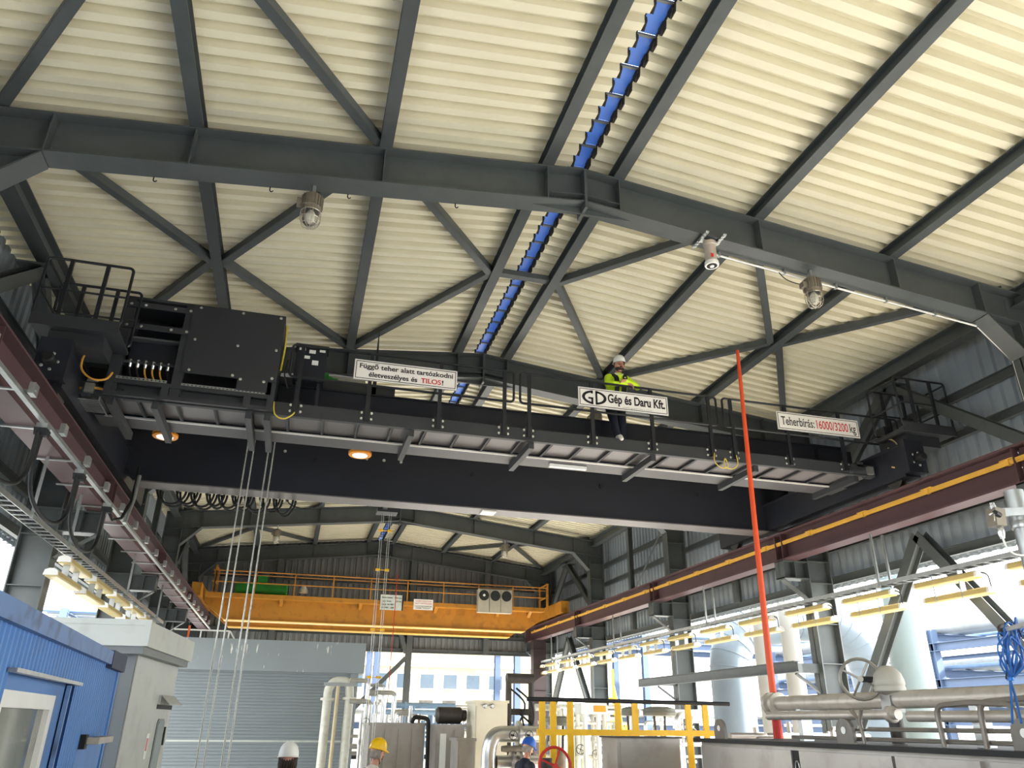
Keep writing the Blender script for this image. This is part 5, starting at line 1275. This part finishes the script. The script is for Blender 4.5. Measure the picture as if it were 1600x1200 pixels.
# clusters of thin process pipes
def manifold(label, px0, px1, pyt, Y, n, m, seed, rr=(0.025,0.06), top=(0.0,0.9)):
    random.seed(seed); a = at(px0,pyt,Y); b = at(px1,pyt,Y)
    t = thing('pipe_manifold', ((a.x+b.x)/2, Y, 0), label, 'pipes')
    zs = []
    for k in range(n):
        x = a.x+(b.x-a.x)*(k+0.5)/n+random.uniform(-0.06,0.06); z = a.z-random.uniform(*top); r = random.uniform(*rr); y = Y+random.uniform(-0.5,0.5)
        fl = [((x,y,z*random.uniform(0.55,0.95)),(0,0,1)) for _ in range(2)]
        if random.random() < 0.5: pipe(t, [(x,y,0),(x,y,z),(x+random.choice((-1,1))*random.uniform(0.2,0.6),y,z)], r, m, flanges=fl, n=10, bend=r*2)
        else: pipe(t, [(x,y,0),(x,y,z)], r, m, flanges=fl, n=10)
        if random.random() < 0.45: handwheel(t, (x,y-r-0.12,z*random.uniform(0.6,0.9)), (0,-1,0), 0.09, random.choice((darkm,rubber,lampgrey)))
    for k in range(max(2,n//3)):
        z = a.z-random.uniform(top[0],top[1]+0.8); pipe(t, [(a.x-0.2,Y-0.1*k,z),(b.x+0.2,Y-0.1*k,z)], random.uniform(*rr), m, n=10)
    return t
manifold('stainless pipe manifold right of the grey switch house', 568, 630, 1062, 19.9, 9, alu, 1)
manifold('pale blue-painted pipe manifold behind the pump cabinets', 610, 700, 1095, 21.3, 9, bluepipe, 2, (0.03,0.08), (0,0.6))
manifold('stainless pipe manifold behind the cream control panel', 690, 790, 1075, 24, 9, alu, 3)
manifold('pale pipe manifold behind the yellow railed platform', 850, 960, 1098, 16.5, 10, wpm, 4, (0.03,0.07), (0,0.5))
manifold('stainless pipe manifold beyond the yellow platform', 930, 1080, 1085, 19, 10, alu, 5, (0.03,0.08), (0,0.7))
manifold('slim pipe manifold behind the stainless enclosure', 1150, 1330, 1118, 11.7, 8, stain, 6, (0.02,0.05), (0,0.4))
# control valves with flat diaphragm heads
for i, (px, py, Y, r, lab) in enumerate(((872,1128,13.5,0.25,'flat-topped diaphragm valve behind the left yellow posts'),(1030,1113,13.0,0.28,'large flat-topped diaphragm valve behind the right yellow posts'),(985,1113,13.6,0.16,'small brown-topped diaphragm valve beside a bent tube'))):
    c = at(px,py,Y); t = thing('diaphragm_valve', (c.x,Y,0), lab, 'valve')
    MB().lathe(c,[(r*0.8,-0.06),(r,-0.05),(r,-0.005),(r*1.04,0),(r,0.005),(r*0.95,0.06),(r*0.5,0.09)],20).build('head', mat('valve_head_grey',(120,122,112),0.5,0.2), t, smooth=True)
    for k in (-1,1): MB().tube([c+Vector((k*r*0.35,0,-0.05)), c+Vector((k*r*0.3,0,-0.45))],0.02,6).build('yoke_leg', darkm, t)
    MB().lathe((c.x,Y,0),[(0.1,0),(0.1,0.05),(0.06,0.1),(0.06,c.z-0.75),(0.13,c.z-0.7),(0.13,c.z-0.45),(0.07,c.z-0.42)],14).build('body', lampgrey, t, smooth=True)
tk = thing('orange_tagged_tank', (at(900,1105,17).x, 17, 0), 'white instrument box with an orange label behind the yellow posts', 'box')
a = at(908,1098,15); b = at(948,1098,15)
MB().box(a.x,b.x,15,15.4,a.z-0.2,a.z).box(a.x+0.1,a.x+0.16,15.1,15.2,0,a.z-0.2).box(b.x-0.16,b.x-0.1,15.1,15.2,0,a.z-0.2).build('box', pale, tk)
MB().box(b.x-0.27,b.x-0.03,14.985,15,a.z-0.16,a.z-0.05).build('orange_label', mat('label_orange',(240,150,30),0.5), tk)
# beam bracket on right column
br = thing('side_beam', (10.0, 18, 3.1), 'dark grey horizontal beam bracketed off the right columns', 'beam')
MB().ibeam((10.0,14.3,3.22),(10.0,22.2,3.22),0.16,0.22,0.014,0.01).build('beam', steel, br)
for y in (14.55, 21.1): MB().box(10.05,10.65,y-0.06,y+0.06,3.12,3.3).bar((10.1,y,3.1),(10.63,y,2.75),0.06,0.05).build('arm', steel, br)

# ------------------------------------------------------------------ outdoors: ducts, risers, racks and buildings
duct = mat('duct_cladding', (112,122,130), 0.5, 0.3, 0.05, 1.5)
dx0 = at(1141,1040,22).x
od = thing('exhaust_duct', (14.5, 22, 0), 'big silver insulated duct bending outside the right columns', 'duct')
pts = [Vector((dx0,22,0)), Vector((dx0,22,3.7))]+arc((dx0+1.3,22,3.7),1.3,math.pi,math.pi*0.58,5,(1,0,0),(0,0,1))[1:]+[Vector((dx0+2.4,22,5.2))]+arc((dx0+3.4,22,3.6),1.65,math.pi*0.5,math.pi*0.05,6,(1,0,0),(0,0,1))+[Vector((dx0+5.2,22,2.4)),Vector((dx0+5.2,22,0))]
MB().tube(pts,0.62,24).build('duct', duct, od, smooth=True)
for p, q in zip(pts[1:-1], pts[2:]):
    ax = (q-p).normalized(); MB().lathe(p,[(0.62,-0.02),(0.637,-0.015),(0.637,0.015),(0.62,0.02)],24,ax).build('band', duct, od, smooth=True)
for i, (x, y, r, h, lab) in enumerate(((11.95,19.6,0.22,9.5,'white vertical pipe outside, nearer the silver duct bend'),(12.75,18.4,0.24,9.5,'white vertical pipe outside, just left of the right-hand column'),(13.35,15.0,0.42,9.5,'thick pale green-grey vertical duct outside at the right'))):
    x = (at((1192,1238,1420)[i],1020,y)).x
    t = thing('riser_duct', (x,y,0), lab, 'duct')
    MB().tube([(x,y,0),(x,y,h)],r,20).build('shell', mat('riser_white',(150,148,142),0.5,0,0.03,1.0) if i < 2 else mat('riser_green_grey',(118,130,130),0.5,0.1,0.04,1.0), t, smooth=True)
    for z in (2.6, 5.2, 7.8): MB().lathe((x,y,z),[(r,-0.02),(r*1.03,-0.015),(r*1.03,0.015),(r,0.02)],20).build('band', galv, t, smooth=True)
outp1 = mat('yard_pipe_grey', (134,138,140), 0.5, 0.2); outp2 = mat('yard_pipe_white', (160,160,154), 0.5); outp3 = mat('yard_pipe_blue', (96,118,146), 0.5)
rackm = mat('rack_blue_grey', (82,98,124), 0.5, 0, 0.06, 1.0)
def rack(label, x0, x1, ys, levels, npipes, seed, along='y'):
    random.seed(seed); t = thing('pipe_rack', ((x0+x1)/2, (ys[0]+ys[-1])/2, 0), label, 'pipe rack')
    def sw(p): return p if along == 'y' else (p[1], p[0], p[2])
    for y in ys:
        for x in (x0, x1):
            p = sw((x,y,0)); MB().ibeam(p,(p[0],p[1],levels[-1]+0.3),0.3,0.3,0.02,0.015,up=(0,1,0)).build('post', rackm, t)
        for z in levels: MB().ibeam(sw((x0,y,z)),sw((x1,y,z)),0.25,0.3,0.02,0.015).build('cross_beam', rackm, t)
    for z in levels:
        for x in (x0,x1): MB().ibeam(sw((x,ys[0],z-0.35)),sw((x,ys[-1],z-0.35)),0.25,0.3,0.02,0.015).build('long_beam', rackm, t)
        for k in range(npipes):
            r = random.choice((0.08,0.12,0.16,0.22)); x = x0+(x1-x0)*(k+0.5)/npipes
            MB().tube([sw((x,ys[0]-1,z+0.15+r)),sw((x,ys[-1]+1,z+0.15+r))],r,10).build('pipe', random.choice((outp1,outp2,outp3,duct)), t, smooth=True)
    return t
rack('blue-grey pipe rack with silver pipes far outside the right side', 24, 29, [6,12.5,19,25.5,32,36.5], (2.7,4.0,5.3), 5, 21)
rack('blue-grey pipe rack crossing behind the far end of the hall', 39, 43, [-10,-3,4,11,18,25,32], (2.3,6.3), 5, 22, along='x')
yb = thing('yellow_stair_tower', (15, 36.5, 0), 'small yellow stair tower outside beyond the right columns', 'stairs')
for k in range(5): MB().box(14.6,15.4,35.8+k*0.25,36.05+k*0.25,1.2+k*0.5,1.3+k*0.5).build('step', safety, yb)
for x in (14.6,15.4): MB().bar((x,35.8,1.0),(x,37.2,3.8),0.08,0.2).build('stringer', safety, yb)
for x in (14.6,15.4):
    for y in (35.8,37.2): MB().box(x-0.05,x+0.05,y-0.05,y+0.05,0,4.6 if y > 37 else 2.2).build('leg', safety, yb)
bd = thing('office_building', (10, 62, 0), 'cream building with a row of windows far behind the end wall', 'building')
creamd = mat('facade_cream', (168,158,132), 0.7)
MB().box(-8,20,60,70,0,7.2).build('wall', creamd, bd)
MB().box(-8.3,20.3,59.6,70.3,7.2,7.5).build('roof', pale, bd)
for k in range(9):
    x = 1.2+k*1.75
    w_ = MB().box(x-0.62,x+0.62,59.9,60.0,4.3,5.5).build('window', outp2, bd)
    MB().box(x-0.5,x+0.5,59.88,59.92,4.42,5.38).build('pane', mat('far_glass',(60,72,82),0.15,0,0.1,0.8,spec=0.8), w_)
    MB().box(x-0.5,x+0.5,59.9,60.0,3.4,3.6).build('vent_strip', darkm, bd)
MB().box(-8,20,59.7,60,5.9,6.3).build('cornice', pale, bd)
bb = thing('blue_plant_building', (34, 24, 0), 'pale blue steel plant structure with tanks outside at the far right', 'building')
for y in (8,14,20,26,32): MB().box(33.8,34.2,y-0.2,y+0.2,0,4.6).build('post', rackm, bb)
MB().box(33.7,34.3,7.5,32.5,3.9,4.6).build('top_beam', rackm, bb)
MB().box(33.7,34.3,7.5,32.5,2.2,2.5).build('mid_beam', rackm, bb)
for y in (11,17,23,29): MB().tube([(37,y-2.5,3.1),(37,y+2.5,3.1)],0.6,16).build('tank', outp2, bb, smooth=True)
rd = thing('red_rope', (at(606,1075,24).x, 24, 0), 'thin red rope hanging in front of the far end wall', 'rope')
MB().tube([(rd.location.x,24,0.2),(rd.location.x+0.05,24,6.3)],0.012,5).build('rope', mat('rope_red',(196,40,40),0.6), rd)

# ------------------------------------------------------------------ thin steam above the pipework
st = MB()
for i,(px,py,rx,rz) in enumerate(((726,1000,0.55,0.5),)):
    c = at(px,py,25.5)
    st.lathe(c-Vector((0,0,1.6)),[(0.05,0),(0.3,0.3),(0.5,0.9),(0.55,1.6),(0.4,2.4),(0.12,3.0)],14)
steam_m = bpy.data.materials.new('steam'); steam_m.use_nodes = True
nt = steam_m.node_tree; nt.nodes.remove(nt.nodes['Principled BSDF'])
vs_ = nt.nodes.new('ShaderNodeVolumePrincipled'); vs_.inputs['Color'].default_value = (0.95,0.95,0.95,1)
tc = nt.nodes.new('ShaderNodeTexCoord'); nz = nt.nodes.new('ShaderNodeTexNoise'); nz.inputs['Scale'].default_value = 1.6; nz.inputs['Detail'].default_value = 3
mr = nt.nodes.new('ShaderNodeMapRange'); mr.inputs[1].default_value = 0.42; mr.inputs[2].default_value = 0.75; mr.inputs[3].default_value = 0.0; mr.inputs[4].default_value = 0.5
nt.links.new(tc.outputs['Object'], nz.inputs['Vector']); nt.links.new(nz.outputs[0], mr.inputs[0]); nt.links.new(mr.outputs[0], vs_.inputs['Density'])
nt.links.new(vs_.outputs[0], nt.nodes['Material Output'].inputs['Volume'])
so = st.build('steam', steam_m); tag(so, 'thin white steam rising in front of the far end wall', 'steam', None, 'stuff')

ep = thing('runway_end_post', (10.26, 33.0, 0), 'dark brown steel post under the far end of the right runway', 'post')
brn2 = mat('post_dark_brown', (44,32,32), 0.6)
MB().box(9.98,10.54,32.8,33.2,0.0,5.40).build('post', brn2, ep)
MB().box(9.9,10.62,32.7,33.3,0.0,0.04).build('base_plate', brown, ep)
for zz in (3.4,4.2,5.0): MB().box(9.96,10.56,32.78,33.22,zz,zz+0.03).build('stiffener', brn2, ep)
